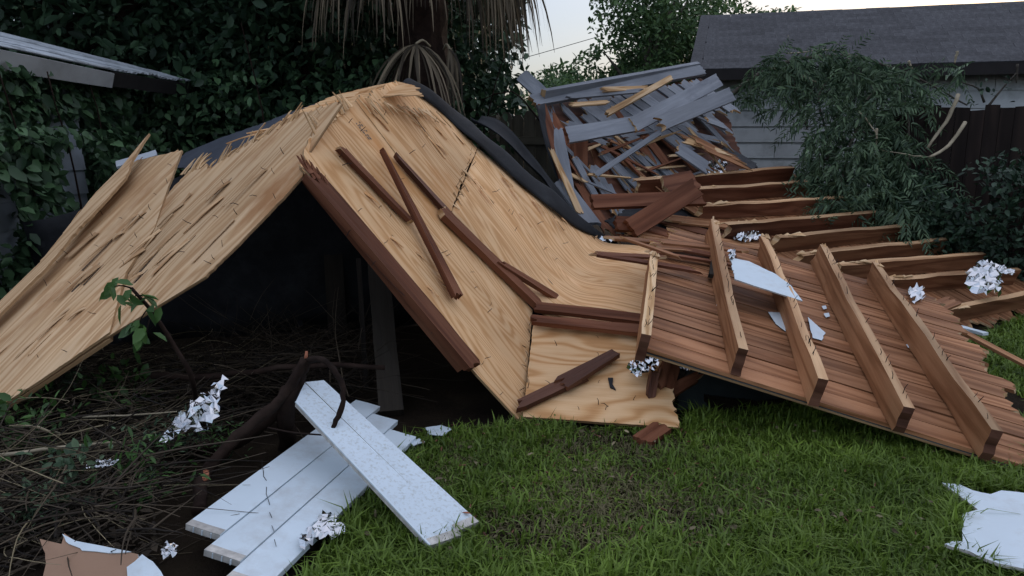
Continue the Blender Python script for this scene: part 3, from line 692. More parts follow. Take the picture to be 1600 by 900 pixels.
# ---- trees far beyond the garage
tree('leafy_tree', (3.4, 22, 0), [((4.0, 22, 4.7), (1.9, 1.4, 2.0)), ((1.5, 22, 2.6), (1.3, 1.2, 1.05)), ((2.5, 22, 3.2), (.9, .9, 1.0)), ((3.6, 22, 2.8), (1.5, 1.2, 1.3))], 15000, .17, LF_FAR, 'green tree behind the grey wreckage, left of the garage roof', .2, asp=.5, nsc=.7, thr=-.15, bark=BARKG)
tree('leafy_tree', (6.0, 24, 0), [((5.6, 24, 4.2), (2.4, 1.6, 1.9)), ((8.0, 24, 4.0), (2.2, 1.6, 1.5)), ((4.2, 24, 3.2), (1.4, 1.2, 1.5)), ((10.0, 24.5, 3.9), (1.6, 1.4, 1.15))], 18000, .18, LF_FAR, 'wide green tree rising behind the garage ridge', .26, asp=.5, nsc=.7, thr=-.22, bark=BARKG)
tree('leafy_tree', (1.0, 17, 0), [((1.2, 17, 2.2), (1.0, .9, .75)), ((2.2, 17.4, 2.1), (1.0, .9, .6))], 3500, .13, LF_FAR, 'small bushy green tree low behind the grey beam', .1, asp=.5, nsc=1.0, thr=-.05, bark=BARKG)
# utility wire
branch('overhead_wire', [at(780, 100, 26), at(870, 76, 28), at(1200, -20, 34)], .012, .012, WIRE, None, n=12, sides=5, wob=0)
tag(bpy.data.objects['overhead_wire'], 'thin black utility wire crossing the sky beside the palm', 'wire')

# ================================================================ THE WRECK
def nail_mesh(k):
    mb = MB(); L_ = [.05, .06, .045][k]
    pts = [Vector((0, 0, -.004)), Vector((0, 0, L_ * .6)), Vector(([.004, .012, -.008][k], [0, .006, .01][k], L_))]
    tube_mb(mb, pts, [.0024, .0024, .0014], 5); o = mb.build('tmp', [NAIL], None, loc=Vector((0, 0, 0))); m = o.data; m.name = 'nail'; bpy.data.objects.remove(o); return m
NM = [nail_mesh(k) for k in range(3)]
def nails(parent, plane_or_pts, pxs, tilt=.55, off=0.0):
    for px, py in pxs:
        p = plane_or_pts.hit(px, py, off); n = plane_or_pts.n
        d = (n + Vector((rnd(-tilt, tilt), rnd(-tilt, tilt), rnd(-tilt, tilt)))).normalized()
        inst('nail', NM[random.randrange(3)], Matrix.Translation(p) @ d.to_track_quat('Z', 'Y').to_matrix().to_4x4() @ Matrix.Rotation(rnd(0, 6), 4, 'Z') @ Matrix.Scale(rnd(.45, .9), 4), parent)
def line_px(a, b, n, j=4): return [(a[0] + (b[0] - a[0]) * (i + .5) / n + rnd(-j, j), a[1] + (b[1] - a[1]) * (i + .5) / n + rnd(-j, j)) for i in range(n)]
def splinters(parent, P0, P1, gd, nrm, n, lo=.04, hi=.16, w=.012, mat=RAW, lift=.35, name='splinter'):
    """torn wood slivers along a broken edge, each a tapered wedge"""
    n = max(3, int(n * .7))
    for i in range(n):
        b = P0.lerp(P1, (i + rnd(0, 1)) / n); L_ = rnd(lo, hi) * .85; d = (gd + nrm * rnd(-.1, lift) + Vector((rnd(-.15, .15), rnd(-.15, .15), rnd(-.1, .1)))).normalized()
        plank(name, b - d * .03 + nrm * .003, b + d * L_, rnd(.6, 3.2) * w, .005, nrm, mat, parent, w1=rnd(.001, .01), jag1=.012, cols=3, stations=3, bow=rnd(-.006, .01))
def PXL(plane, pts, off=0.0): return [plane.hit(a, b, off) for a, b in pts]

# ---- left slope
L2 = Plane((284, 235, 4.8), (160, 520, 3.55), (0, 475, 4.15)); L1 = Plane(at(472, 250, 3.9), L2.hit(265, 290), L2.hit(172, 520))
ls = thing('plywood_roof_slope', gz(0, 640, .0), 'left slope of torn plywood roof decking, stained and splintered, above the brush', 'roof panel', 'plywood roof slopes')
gl1 = L1.hit(200, 470) - L1.hit(420, 245)
o1 = PXL(L1, [(470, 272), (478, 238), (533, 160), (470, 176), (440, 190), (395, 216), (352, 246), (330, 262), (318, 252), (300, 262), (272, 290), (225, 355), (178, 424), (135, 535), (150, 538), (238, 486), (322, 432)])
s1 = sheet('plywood_sheet', jag_outline(o1, [.01, 0, .03, .02, .035, .03, .03, .02, .02, .01, .006, .006, .006, 0, 0, 0, .004], gl1.normalized()), L1.n, .014, gl1, [PLYG, PLYE], ls, warp=.02)
gl2 = L2.hit(0, 560) - L2.hit(260, 300)
o2 = PXL(L2, [(284, 234), (262, 240), (215, 250), (185, 272), (150, 305), (60, 425), (0, 486), (-160, 640), (-160, 752), (0, 634), (172, 520), (196, 424), (240, 355)], .012)
s2 = sheet('plywood_sheet', jag_outline(o2, [.02, .004, .02, .02, .03, .02, .01, 0, 0, .004, .003, .003, .003], gl2.normalized()), L2.n, .014, gl2, [PLYG, PLYE], ls, warp=.02)
s2['label'] = 'lower left plywood sheet with torn upper corner'
o3 = PXL(L2, [(233, 208), (226, 216), (188, 262), (150, 300), (62, 410), (0, 470), (-60, 530), (-60, 548), (0, 490), (70, 420), (120, 360), (160, 318), (196, 278), (206, 250)], .08)
s3 = sheet('torn_strip', jag_outline(o3, [0, .004, .006, .006, .006, .006, 0, 0, .01, .01, .012, .01, .01, .004], gl2.normalized()), L2.n, .016, gl2, [PLYG, PLYE], ls)
splinters(ls, L1.hit(470, 178), L1.hit(330, 258), -gl1.normalized(), L1.n, 26, .03, .14)
splinters(ls, L1.hit(320, 256), L1.hit(288, 268), -gl1.normalized(), L1.n, 10, .04, .12, .016)
splinters(ls, L2.hit(210, 262), L2.hit(170, 310), -gl2.normalized(), L2.n, 9, .04, .12)
splinters(ls, L2.hit(120, 340), L2.hit(20, 470), -gl2.normalized(), L2.n, 12, .03, .12)
splinters(ls, L1.hit(300, 300, .005), L1.hit(215, 400, .005), gl1.normalized(), L1.n, 9, .08, .25, .012, PLYG, .06)
nails(s1, L1, line_px((452, 250), (330, 400), 4, 16) + line_px((420, 250), (260, 420), 4, 20) + [(443, 240), (430, 310), (352, 290), (300, 350), (335, 405), (330, 412)])
nails(s2, L2, line_px((276, 250), (190, 420), 8, 5) + line_px((215, 300), (60, 480), 4, 20) + [(113, 445), (160, 335), (145, 370), (90, 410), (105, 550), (120, 600), (150, 490), (60, 560)], off=.013)
# lower strip under sheet edge (second layer) along the front
lp = PXL(L2, [(0, 634), (172, 522), (172, 529), (0, 642)], -.01)
sheet('under_layer', lp, L2.n, .02, gl2, [PLYE, PLYE], ls)

def flaps(parent, plane, boxpx, n, gd, mat, off=.002, wmax=.035, lmax=.3):
    for k in range(n):
        a = (rnd(*boxpx[0]), 0); t = rnd(0, 1); q = boxpx[1](t); p = plane.hit(q[0] + rnd(-18, 18), q[1] + rnd(-18, 18), off); L_ = rnd(.06, lmax); w = rnd(.012, wmax * 1.5)
        g = (gd + plane.n.cross(gd) * rnd(-.12, .12)).normalized()
        plank('lifted_veneer', p, p + g * L_ + plane.n * rnd(.004, .02), w, .003, plane.n, mat, parent, w1=w * rnd(.05, .7), jag0=.004, jag1=.015, cols=4, stations=4, bow=rnd(0, .008))
        if k % 3 == 0: plank('open_split', p - g * rnd(0, .05) + plane.n.cross(g) * w * .7 + plane.n * .0006, p + g * L_ * rnd(.6, 1.1) + plane.n.cross(g) * w * .7 + plane.n * .0006, .001, .0016, plane.n, DRK, parent, w1=rnd(.003, .011), cols=2, stations=3, rough=.0002)
flaps(s1, L1, ((0, 1), lambda t: (450 - 230 * t, 250 + 190 * t)), 7, gl1.normalized(), PLYG)
flaps(s1, L1, ((0, 1), lambda t: (400 - 170 * t, 235 + 190 * t)), 6, gl1.normalized(), PLYG)
flaps(s2, L2, ((0, 1), lambda t: (240 - 240 * t, 300 + 260 * t)), 8, gl2.normalized(), PLYG, .014)
flaps(s2, L2, ((0, 1), lambda t: (170 - 130 * t, 430 + 150 * t)), 5, gl2.normalized(), PLYG, .014)

# ---- right slope
RS = Plane((475, 245, 3.9), (815, 660, 3.83), (640, 132, 5.4))
rs = thing('plywood_roof_slope', gz(815, 662, 0), 'right slope of pale plywood roof decking running from broken ridge down to lawn', 'roof panel', 'plywood roof slopes')
gr_ = (RS.hit(815, 660) - RS.hit(475, 245)).normalized(); ac = RS.n.cross(gr_)
o = PXL(RS, [(470, 262), (476, 232), (488, 205), (520, 172), (556, 158), (628, 254), (703, 332), (832, 484), (826, 560), (816, 662), (745, 585)])
r1 = sheet('plywood_sheet', jag_outline(o, [.015, .01, .015, .02, .002, .002, .002, 0, 0, 0, 0], gr_), RS.n, .014, gr_, [PLY, PLYE], rs)
o = PXL(RS, [(556, 157), (600, 136), (642, 128), (690, 175), (746, 231), (726, 275), (704, 330), (629, 253)], .004)
r2 = sheet('plywood_sheet', jag_outline(o, [.02, .02, .008, .008, .006, .006, .002, .002], gr_), RS.n, .014, gr_, [PLY, PLYE], rs)
LPp = Plane((820, 652, 3.80), (832, 500, 4.6), (1020, 525, 4.33))
A_ = PXL(RS, [(706, 331), (762, 395), (822, 466)]) + [at(870, 500, 4.58), at(940, 512, 4.47), at(1024, 526, 4.34)]
B_ = PXL(RS, [(747, 232), (852, 314), (905, 354)]) + [at(945, 378, 6.2), at(990, 383, 6.05), at(1045, 390, 5.95)]
r3 = grid_sheet('plywood_sheet', A_, B_, 30, 10, .014, [PLY, PLYE], rs, uvdir=(.97, .2), noise_amp=.006)
# torn flap strip along the ridge, second ply layer peeled back
RG = Plane((400, 212, 4.5), (620, 128, 5.35), (555, 170, 4.75))
o = PXL(RG, [(398, 214), (450, 180), (520, 150), (575, 136), (620, 127), (648, 134), (662, 150), (630, 148), (596, 150), (562, 160), (530, 158), (480, 182), (440, 196)], .0)
rf = sheet('torn_ply_layer', jag_outline(o, [.015, .015, .012, .01, .008, .02, .03, .05, .05, .03, .02, .02, .02], (gr_ - RG.n * gr_.dot(RG.n)).normalized(), .016), RG.n, .006, RG.hit(640, 160) - RG.hit(430, 190), [PLY, RAW], rs)
splinters(rs, RS.hit(545, 160, .02), RS.hit(490, 205, .02), -gr_, RS.n, 22, .03, .12, .014, RAW, .5)
splinters(rs, RS.hit(560, 158, .03), RS.hit(690, 180, .03), gr_, RS.n, 24, .05, .2, .014, RAW, .3)
splinters(rs, RG.hit(400, 212), RG.hit(610, 130), (RG.hit(430, 190) - RG.hit(600, 140)).normalized(), RG.n, 30, .06, .25, .014, PLY, .15)
splinters(rs, RS.hit(730, 262, .005), RS.hit(700, 340, .005), gr_, RS.n, 10, .04, .12, .012, RAW, .3)
splinters(rs, RS.hit(474, 262, .01), RS.hit(500, 300, .01), -gr_, RS.n, 9, .05, .14, .016, RAW, .3)
nails(r1, RS, line_px((470, 300), (800, 640), 7, 8) + [(545, 192), (563, 205), (530, 245), (505, 285), (535, 258), (592, 325), (610, 338), (600, 380), (612, 430), (690, 395), (697, 400), (655, 360), (742, 450), (762, 488), (745, 565), (752, 570), (758, 560), (765, 478), (735, 425), (812, 610), (560, 330), (650, 470), (700, 520)])
nails(r2, RS, line_px((742, 236), (706, 322), 12, 5) + [(640, 240), (660, 230), (680, 190), (625, 280), (600, 180)], off=.005)
nails(rs, RS, [(795, 330), (800, 335), (840, 350), (850, 390), (770, 300), (862, 330), (805, 360), (868, 405), (880, 380)], off=.01)
nails(rs, LPp, line_px((826, 500), (818, 640), 14, 5))
flaps(r1, RS, ((0, 1), lambda t: (520 + 270 * t, 230 + 350 * t)), 7, gr_, PLY, .001, .02, .16)
flaps(r2, RS, ((0, 1), lambda t: (590 + 110 * t, 160 + 60 * t)), 8, gr_, PLY, .005, .03, .2)
flaps(rs, RS, ((0, 1), lambda t: (745 + 130 * t, 270 + 90 * t)), 9, gr_, PLY, .016, .02, .14)
# grade stamps printed on the sheets (illegible rows)
def stamp(px, py, rows, w, parent):
    mb = MB(); c = RS.hit(px, py, .002)
    for r_ in range(rows):
        x = -w / 2
        while x < w / 2:
            l = rnd(.006, .02)
            if random.random() < .8: box_mb(mb, c + gr_ * x + ac * (r_ * .02), gr_ * l, ac * .011, RS.n * .0006)
            x += l + rnd(.003, .009)
    st = mb.build('stamp_print', [plain('stamp_ink', (.20, .15, .11), .8)], parent); st['kind'] = 'stuff'
stamp(566, 205, 3, .12, r1); stamp(608, 322, 2, .13, r1)
# heavy barge timber along the front edge, split at the top
def on(plane, a, b, off): return plane.hit(a[0], a[1], off), plane.hit(b[0], b[1], off)
a, b = on(RS, (492, 282), (738, 572), .022); bt = plank('barge_timber', a, b, .115, .042, RS.n, RED, rs, end=RED, jag0=.06, jag1=.015, cols=8, stations=8, bow=.006)
a, b = on(RS, (478, 276), (722, 575), -.03); plank('lower_timber', a, b, .05, .05, RS.n, RED, rs, jag0=.05, jag1=.01, cols=4, stations=6)
splinters(rs, RS.hit(478, 262, .04), RS.hit(510, 285, .04), -gr_, RS.n, 10, .04, .13, .02, RED, .3)
# loose strips lying on the slope
def strip(name, a, b, plane, off, w, t, mat, label, **kw):
    p, q = on(plane, a, b, off); o = plank(name, p, q, w, t, plane.n, mat, None, **kw); tag(o, label, 'timber', 'splintered timbers on the plywood'); return o
strip('broken_timber', (533, 234), (640, 345), RS, .028, .05, .03, RED, 'short red brown strip behind the pointed stake on the pale plywood', w1=.035, jag0=.03, jag1=.02, end=RAW)
strip('broken_timber', (598, 237), (714, 462), RS, .055, .016, .035, RED, 'pointed red brown stake lying loose across the pale plywood slope', w1=.075, jag0=.01, jag1=.03, end=RED)
strip('broken_timber', (624, 250), (704, 338), RS, .028, .03, .03, DKB, 'thin dark strip running up from the long split timber', w1=.045, jag0=.03, jag1=.02)
strip('broken_timber', (692, 332), (838, 474), RS, .034, .085, .04, RED, 'long split red brown timber down the middle of the plywood slope', jag0=.03, jag1=.02, end=RAW, stations=8)
strip('broken_timber', (786, 414), (870, 466), RS, .055, .045, .03, RED, 'narrow forked timber lying on the lower end of the split timber', jag0=.03, jag1=.02, w1=.06)
a, b = on(RS, (638, 265), (700, 332), .02); o = plank('bare_wood_sliver', a, b, .03, .01, RS.n, RAW, None, w1=.015, jag0=.02, jag1=.02); tag(o, 'pale bare wood sliver beside the thin dark strip', 'timber')
splinters(rs, RS.hit(575, 400, .01), RS.hit(620, 450, .01), gr_, RS.n, 3, .1, .16, .008, DKB, .25)

# ---- low sheet at the foot
lo = thing('plywood_floor_sheet', gz(940, 665, 0), 'low plywood sheet with wavy grain lying at lawn edge', 'plywood')
o = PXL(LPp, [(817, 651), (827, 560), (834, 500), (930, 512), (1024, 528), (1050, 600), (1062, 668)])
gdl = (LPp.hit(1062, 668) - LPp.hit(817, 651)).normalized()
lo_s = sheet('plywood_sheet', jag_outline(o, [.002, .002, 0, 0, .02, .02, .001], gdl), LPp.n, .016, gdl, [PLYW, PLYE], lo)
nails(lo_s, LPp, [(935, 528), (935, 555), (935, 598), (950, 635), (935, 632), (946, 640), (1000, 560), (905, 640), (870, 540), (990, 625), (860, 600)])
def lbl_plank(name, p, q, w, t, n, mat, label, cat='timber', group=None, **kw):
    o = plank(name, p, q, w, t, n, mat, None, **kw); tag(o, label, cat, group); return o
a, b = on(LPp, (838, 480), (1022, 502), .03); lbl_plank('timber_board', a, b, .085, .03, LPp.n, RED, 'upper of two red brown boards across the plywood foot', jag0=.015, bow=.005)
a, b = on(LPp, (836, 500), (1020, 518), .05); lbl_plank('timber_board', a, b, .075, .03, LPp.n, RED, 'lower of two red brown boards across the plywood foot', jag0=.03, w1=.09, edge_chip=.012)
bp = thing('broken_batten', LPp.hit(880, 600), 'dark broken batten snapped in the middle on the low plywood sheet', 'timber')
a, b = on(LPp, (816, 632), (905, 590), .03); plank('batten_half', a, b, .07, .03, LPp.n, DKB, bp, w1=.08, jag0=.02, jag1=.04, end=RED)
a, b = on(LPp, (882, 598), (962, 552), .045); plank('batten_half', a, b, .11, .03, LPp.n, DKB, bp, w1=.06, jag0=.04, jag1=.006, end=RED)
pl_ = [LPp.hit(*q, .012) for q in ((950, 590), (958, 590), (957, 600), (962, 608), (953, 604))]
o = sheet('felt_scrap', pl_, LPp.n, .012, gdl, [FELT, FELT]); tag(o, 'tiny black felt scrap on the low plywood sheet', 'scrap')
# timbers standing under the plank deck
o = lbl_plank('short_block', at(1045, 575, 4.05), at(1035, 610, 3.92), .10, .09, Vector((0, -1, .3)), RED, 'upright red brown block under the corner of the plank roof', jag0=.01, jag1=.02)
o = lbl_plank('short_block', at(1018, 628, 3.86), at(1088, 590, 4.0), .09, .04, LPp.n + Vector((0, -.6, 0)), RED, 'slanting brown offcut leaning below the plank roof corner', jag0=.02, jag1=.03, w1=.05, end=RAW)
o = lbl_plank('short_block', at(1022, 585, 3.95), at(1015, 622, 3.86), .05, .05, Vector((0, -1, .3)), DKB, 'narrow dark stub beside the foil at the plywood edge', jag0=.03, jag1=.02)
o = lbl_plank('short_block', gz(1003, 690, .03), gz(1035, 668, .05), .10, .03, Vector((0, -.2, 1)), RED, 'red brown chunk half buried in grass under the plywood edge', jag0=.02, jag1=.02)

# ---- roofing felt hanging on the rear edge of the right slope
A_ = [RS.hit(a, b, .03) for a, b in ((630, 126), (690, 172), (750, 232), (830, 298), (890, 345), (950, 380))]
B_ = [RS.hit(638, 124, .05) + Vector((.03, .10, .0)), RS.hit(706, 170, .05) + Vector((.05, .12, 0)), RS.hit(766, 226, .05) + Vector((.06, .14, -.02)), RS.hit(845, 291, .05) + Vector((.06, .12, 0)), RS.hit(902, 340, .04) + Vector((.05, .1, 0)), RS.hit(955, 372, .03)]
o = grid_sheet('roofing_felt', A_, B_, 40, 8, .006, [FELT, FELT], None, noise_amp=.045, sagv=-.03); tag(o, 'black roofing felt folded along the rear edge of the pale plywood', 'roofing felt')
A_ = [at(735, 178, 6.3), at(790, 215, 6.35), at(840, 270, 6.45), at(885, 328, 6.5), at(935, 366, 6.45)]
B_ = [at(752, 180, 6.5), at(806, 212, 6.6), at(852, 266, 6.7), at(892, 324, 6.65), at(938, 364, 6.55)]
o = grid_sheet('roofing_felt', A_, B_, 30, 8, .006, [FELT, FELT], None, noise_amp=.06, sagv=.05); tag(o, 'second fold of black roofing felt behind the first, below the fence', 'roofing felt')
A_ = [at(838, 160, 7.2), at(850, 215, 7.1), at(868, 270, 7.0), at(895, 330, 6.8)]; B_ = [at(852, 158, 7.5), at(872, 215, 7.4), at(890, 280, 7.2), at(925, 345, 6.9)]
o = grid_sheet('roofing_felt', A_, B_, 20, 6, .006, [FELT, FELT], None, noise_amp=.05); tag(o, 'hanging black felt strip at the left side of the grey wreckage', 'roofing felt')
fl = Plane((285, 255, 5.3), (400, 205, 5.2), (380, 182, 5.7))
o = PXL(fl, [(270, 262), (290, 238), (345, 215), (400, 196), (462, 172), (500, 160), (480, 190), (400, 228), (340, 262)])
tag(sheet('roofing_felt', jag_outline(o, [.01] * 9), fl.n, .008, Vector((1, 0, 0)), [FELTB, FELT]), 'blue grey roofing felt showing behind the torn left plywood', 'roofing felt')
# felt curtain added across the back of the hollow to keep light out
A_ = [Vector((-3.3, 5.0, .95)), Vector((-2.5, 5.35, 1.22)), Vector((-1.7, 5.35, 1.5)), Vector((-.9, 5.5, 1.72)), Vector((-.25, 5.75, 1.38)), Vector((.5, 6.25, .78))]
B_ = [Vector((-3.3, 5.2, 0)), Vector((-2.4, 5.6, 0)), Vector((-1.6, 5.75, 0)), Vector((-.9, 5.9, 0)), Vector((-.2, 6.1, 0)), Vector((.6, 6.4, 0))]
o = grid_sheet('roofing_felt', A_, B_, 30, 8, .006, [FELT, FELT], None, noise_amp=.05); tag(o, 'added black felt curtain that darkens the hollow from behind', 'roofing felt')
# pale board end behind the left slope
o = lbl_plank('white_board', at(182, 258, 5.4), at(245, 240, 5.5), .09, .02, Vector((0, -.5, 1)), SHW, 'white board end lying behind the torn left plywood corner', cat='board')

# ---- felt flap under the plank deck
uf = Plane((1060, 668, 3.9), (1290, 640, 4.2), (1120, 575, 4.35))
o = PXL(uf, [(1058, 668), (1112, 660), (1100, 615), (1150, 622), (1230, 628), (1310, 640), (1400, 600), (1150, 560), (1075, 566), (1062, 610)])
tag(sheet('roofing_felt', jag_outline(o, [.01, .01, .01, .012, .012, .01, 0, 0, .01, .01]), uf.n, .008, Vector((1, 0, 0)), [FELTG, FELT]), 'grey green felt flap under the front edge of the plank roof', 'roofing felt')

# ---- plank roof, upturned: front section
FD = Plane((1015, 545, 3.75), (1600, 727, 3.2), (1375, 430, 5.4))
fd = thing('plank_roof_section', gz(1320, 700, 0), 'front section of upturned brown plank roof with four rafters standing up, nearest the lawn', 'roof section', 'upturned plank roof')
O = FD.hit(1012, 545); e1 = (FD.hit(1600, 727) - O).normalized(); e2 = FD.n.cross(e1).normalized()
if e2.y < 0: e2 = -e2
def uvp(p): return (p - O).dot(e1), (p - O).dot(e2)
lend = [uvp(FD.hit(*q)) for q in ((1012, 545), (1022, 405), (1040, 375), (1060, 355))]
rend = [uvp(FD.hit(*q)) for q in ((1640, 740), (1600, 655), (1540, 560), (1480, 490), (1440, 440), (1420, 405))]
def interp(T, v):
    T = sorted(T, key=lambda q: q[1])
    if v <= T[0][1]: return T[0][0]
    for (u0, v0), (u1, v1) in zip(T[:-1], T[1:]):
        if v <= v1: return u0 + (u1 - u0) * (v - v0) / (v1 - v0)
    return T[-1][0]
bw = .138; nb = 15
for k in range(nb):
    v = bw * (k + .5)
    ul = interp(lend, v) + (rnd(-.03, .05) if k > 9 else rnd(-.004, .004)); ur = interp(rend, v) + rnd(-.05, .05) if k > 0 else interp(rend, v)
    if k == 0: ur += .3
    n_ = FD.n + e2 * rnd(-.012, .012)
    plank('roof_board', O + e1 * ul + e2 * v - FD.n * (.010 + rnd(0, .003)), O + e1 * ur + e2 * v - FD.n * (.010 + rnd(0, .003)), bw - .013, .02, n_, BRD, fd, end=RAW, jag0=.004 if k < 9 else .05, jag1=.035, cols=5, stations=6, bow=rnd(-.006, .006))
# black felt skin under the boards
p = [O + e1 * -.02 + e2 * -.005, O + e1 * (interp(rend, 0) + .3) + e2 * -.005, O + e1 * (interp(rend, .7) - .04) + e2 * .7, O + e1 * (interp(rend, 1.4) - .08) + e2 * 1.4, O + e1 * (interp(rend, 2.0) - .1) + e2 * 2.0, O + e1 * (interp(lend, 2.0) + .1) + e2 * 2.0]
sheet('felt_backing', [q - FD.n * .026 for q in p], FD.n, .012, e1, [FELTG, PLYE], fd)
RH = .155
def rafter(parent, plane, a, b, mat=RAF, w=.05, h=RH, name='rafter', **kw):
    p = plane.hit(a[0], a[1], h); q = plane.hit(b[0], b[1], h); d = (q - p).normalized(); side = plane.n.cross(d).normalized()
    o = plank(name, p - plane.n * h / 2, q - plane.n * h / 2, h, w, side, mat, parent, end=kw.pop('end', DKB), **kw); return o
RP = dict(cols=4, stations=9, rough=.002, jag0=.006, jag1=.035)
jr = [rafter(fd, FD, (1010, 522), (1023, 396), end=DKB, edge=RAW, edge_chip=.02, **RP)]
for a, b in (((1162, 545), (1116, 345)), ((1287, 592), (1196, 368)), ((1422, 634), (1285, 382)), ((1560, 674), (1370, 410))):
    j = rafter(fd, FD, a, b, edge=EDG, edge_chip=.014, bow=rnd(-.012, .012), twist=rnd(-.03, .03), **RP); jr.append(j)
for j, (a, b) in zip(jr, (((1010, 522), (1023, 396)), ((1162, 545), (1116, 345)), ((1287, 592), (1196, 368)), ((1422, 634), (1285, 382)), ((1560, 674), (1370, 410)))):
    for k in range(16):
        s = rnd(.02, .95); p = FD.hit(a[0], a[1], RH).lerp(FD.hit(b[0], b[1], RH), s); d = (FD.n + e1 * rnd(-.5, .5) + e2 * rnd(-.6, .6)).normalized()
        inst('nail', NM[k % 3], Matrix.Translation(p + e1 * rnd(-.012, .012) - FD.n * .004) @ d.to_track_quat('Z', 'Y').to_matrix().to_4x4() @ Matrix.Scale(rnd(.45, .95), 4), j)
    splinters(j, FD.hit(b[0] - 4, b[1], RH - .02), FD.hit(b[0] + 6, b[1] + 4, RH), e2, FD.n, 4, .02, .09, .018, RAW, .2)
# second layer of splintered boards at the rear left of the section
for k in range(9):
    a = (rnd(930, 1040), rnd(362, 400)); b = (a[0] + rnd(60, 150), a[1] + rnd(2, 26))
    p, q = FD.hit(*a, .03 + .012 * (k % 3)), FD.hit(*b, .03 + .012 * (k % 3))
    plank('split_board', p, q, rnd(.03, .09), .016, FD.n + Vector((rnd(-.15, .15), rnd(-.15, .15), 0)), random.choice((RED, BRD, BRD)), fd, end=RAW, jag0=.05, jag1=.06, w1=rnd(.02, .08))

# ---- rear section with the row of rafters
RD = Plane((1500, 498, 5.9), (1040, 372, 6.3), (1240, 280, 8.2))
rdn = thing('plank_roof_section', gz(1500, 500, 0), 'rear section of upturned brown plank roof with a row of parallel rafters', 'roof section', 'upturned plank roof')
RJ = [((1000, 280), (1240, 260)), ((1085, 294), (1265, 282)), ((1098, 319), (1320, 308)), ((1140, 349), (1370, 330)), ((1212, 369), (1422, 350)), ((1250, 396), (1480, 372)), ((1315, 412), (1537, 395)), ((1390, 434), (1592, 420)), ((1475, 482), (1640, 450))]
f1 = (RD.hit(1592, 450) - RD.hit(1240, 285)).normalized()
jd = (RD.hit(1480, 395) - RD.hit(1250, 415)).normalized(); f1 = (f1 - jd * f1.dot(jd) * .4).normalized(); f2 = RD.n.cross(f1).normalized()
Or = RD.hit(1000, 300)
tips = [((RD.hit(b[0], b[1] + 16) - Or).dot(f1), (RD.hit(b[0], b[1] + 16) - Or).dot(f2)) for a, b in RJ]
sts = [((RD.hit(a[0], a[1] + 18) - Or).dot(f1), (RD.hit(a[0], a[1] + 18) - Or).dot(f2)) for a, b in RJ]
vs_ = [q[1] for q in tips + sts]; vmin, vmax = min(vs_), max(vs_)
umax = max(q[0] for q in tips + sts); k = 0; v = vmin
while v < vmax + .02:
    # boards run along f1 across the rafters; find where they start and stop
    T1 = sorted([(q[1], q[0]) for q in tips]); S1 = sorted([(q[1], q[0]) for q in sts])
    us = [p[0] + (q[0] - p[0]) * ((v - p[1]) / (q[1] - p[1])) for p, q in zip(sts, tips) if abs(q[1] - p[1]) > 1e-4 and -.02 <= (v - p[1]) / (q[1] - p[1]) <= 1.02]
    if len(us) >= 1:
        u0, u1 = min(us) - .12 + rnd(-.05, .05), max(us) + .1 + rnd(-.05, .05)
        if len(us) == 1: u1 = u0 + .4
        plank('roof_board', Or + f1 * u0 + f2 * v - RD.n * (.012 + rnd(0, .004)), Or + f1 * u1 + f2 * v - RD.n * (.012 + rnd(0, .004)), .131, .02, RD.n + f2 * rnd(-.03, .03), BRD, rdn, end=RAW, jag0=.05, jag1=.05, cols=4, stations=6, bow=rnd(-.006, .006))
    v += .138
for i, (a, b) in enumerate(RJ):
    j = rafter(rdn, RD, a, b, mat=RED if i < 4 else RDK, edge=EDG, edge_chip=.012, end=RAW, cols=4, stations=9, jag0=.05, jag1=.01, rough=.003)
    splinters(j, RD.hit(a[0], a[1], RH - .02), RD.hit(a[0] + 40, a[1] - 3, RH), (RD.hit(*a) - RD.hit(*b)).normalized(), RD.n, 6, .04, .16, .025, RAW, .1)
# a loose long lath off the right end
lbl_plank('loose_lath', at(1470, 500, 5.2), at(1640, 590, 4.4), .05, .02, Vector((0, -.2, 1)), RAF, 'long brown lath sticking out over the lawn at the right end', cat='board', jag0=.01)
lbl_plank('white_trim', at(1496, 510, 5.6), at(1540, 522, 5.35), .05, .02, Vector((0, -.2, 1)), VIN, 'short white trim piece on the lawn by the right end', cat='trim')
lbl_plank('bare_board', at(1415, 500, 4.9), at(1490, 470, 5.2), .11, .02, FD.n, BRD, 'cracked board lying between the two plank roof sections', cat='board', jag0=.03, jag1=.04)

# broken boards bridging the two sections
for k in range(16):
    a = (rnd(960, 1100), rnd(335, 372)); b = (a[0] + rnd(60, 160), a[1] + rnd(5, 40)); off = -.02 + .014 * (k % 4)
    plank('split_board', RD.hit(*a, off), RD.hit(*b, off), rnd(.06, .14), .018, RD.n + Vector((rnd(-.2, .2), rnd(-.15, .15), 0)), random.choice((BRD, BRD, RED, RAF)), rdn, end=RAW, jag0=.05, jag1=.06, w1=rnd(.04, .12))
o = PXL(RD, [(945, 345), (1000, 318), (1100, 330), (1150, 360), (1110, 395), (1000, 385)], -.05); sheet('felt_backing', jag_outline(o, [.02] * 6), RD.n, .01, f1, [FELT, FELT], rdn)

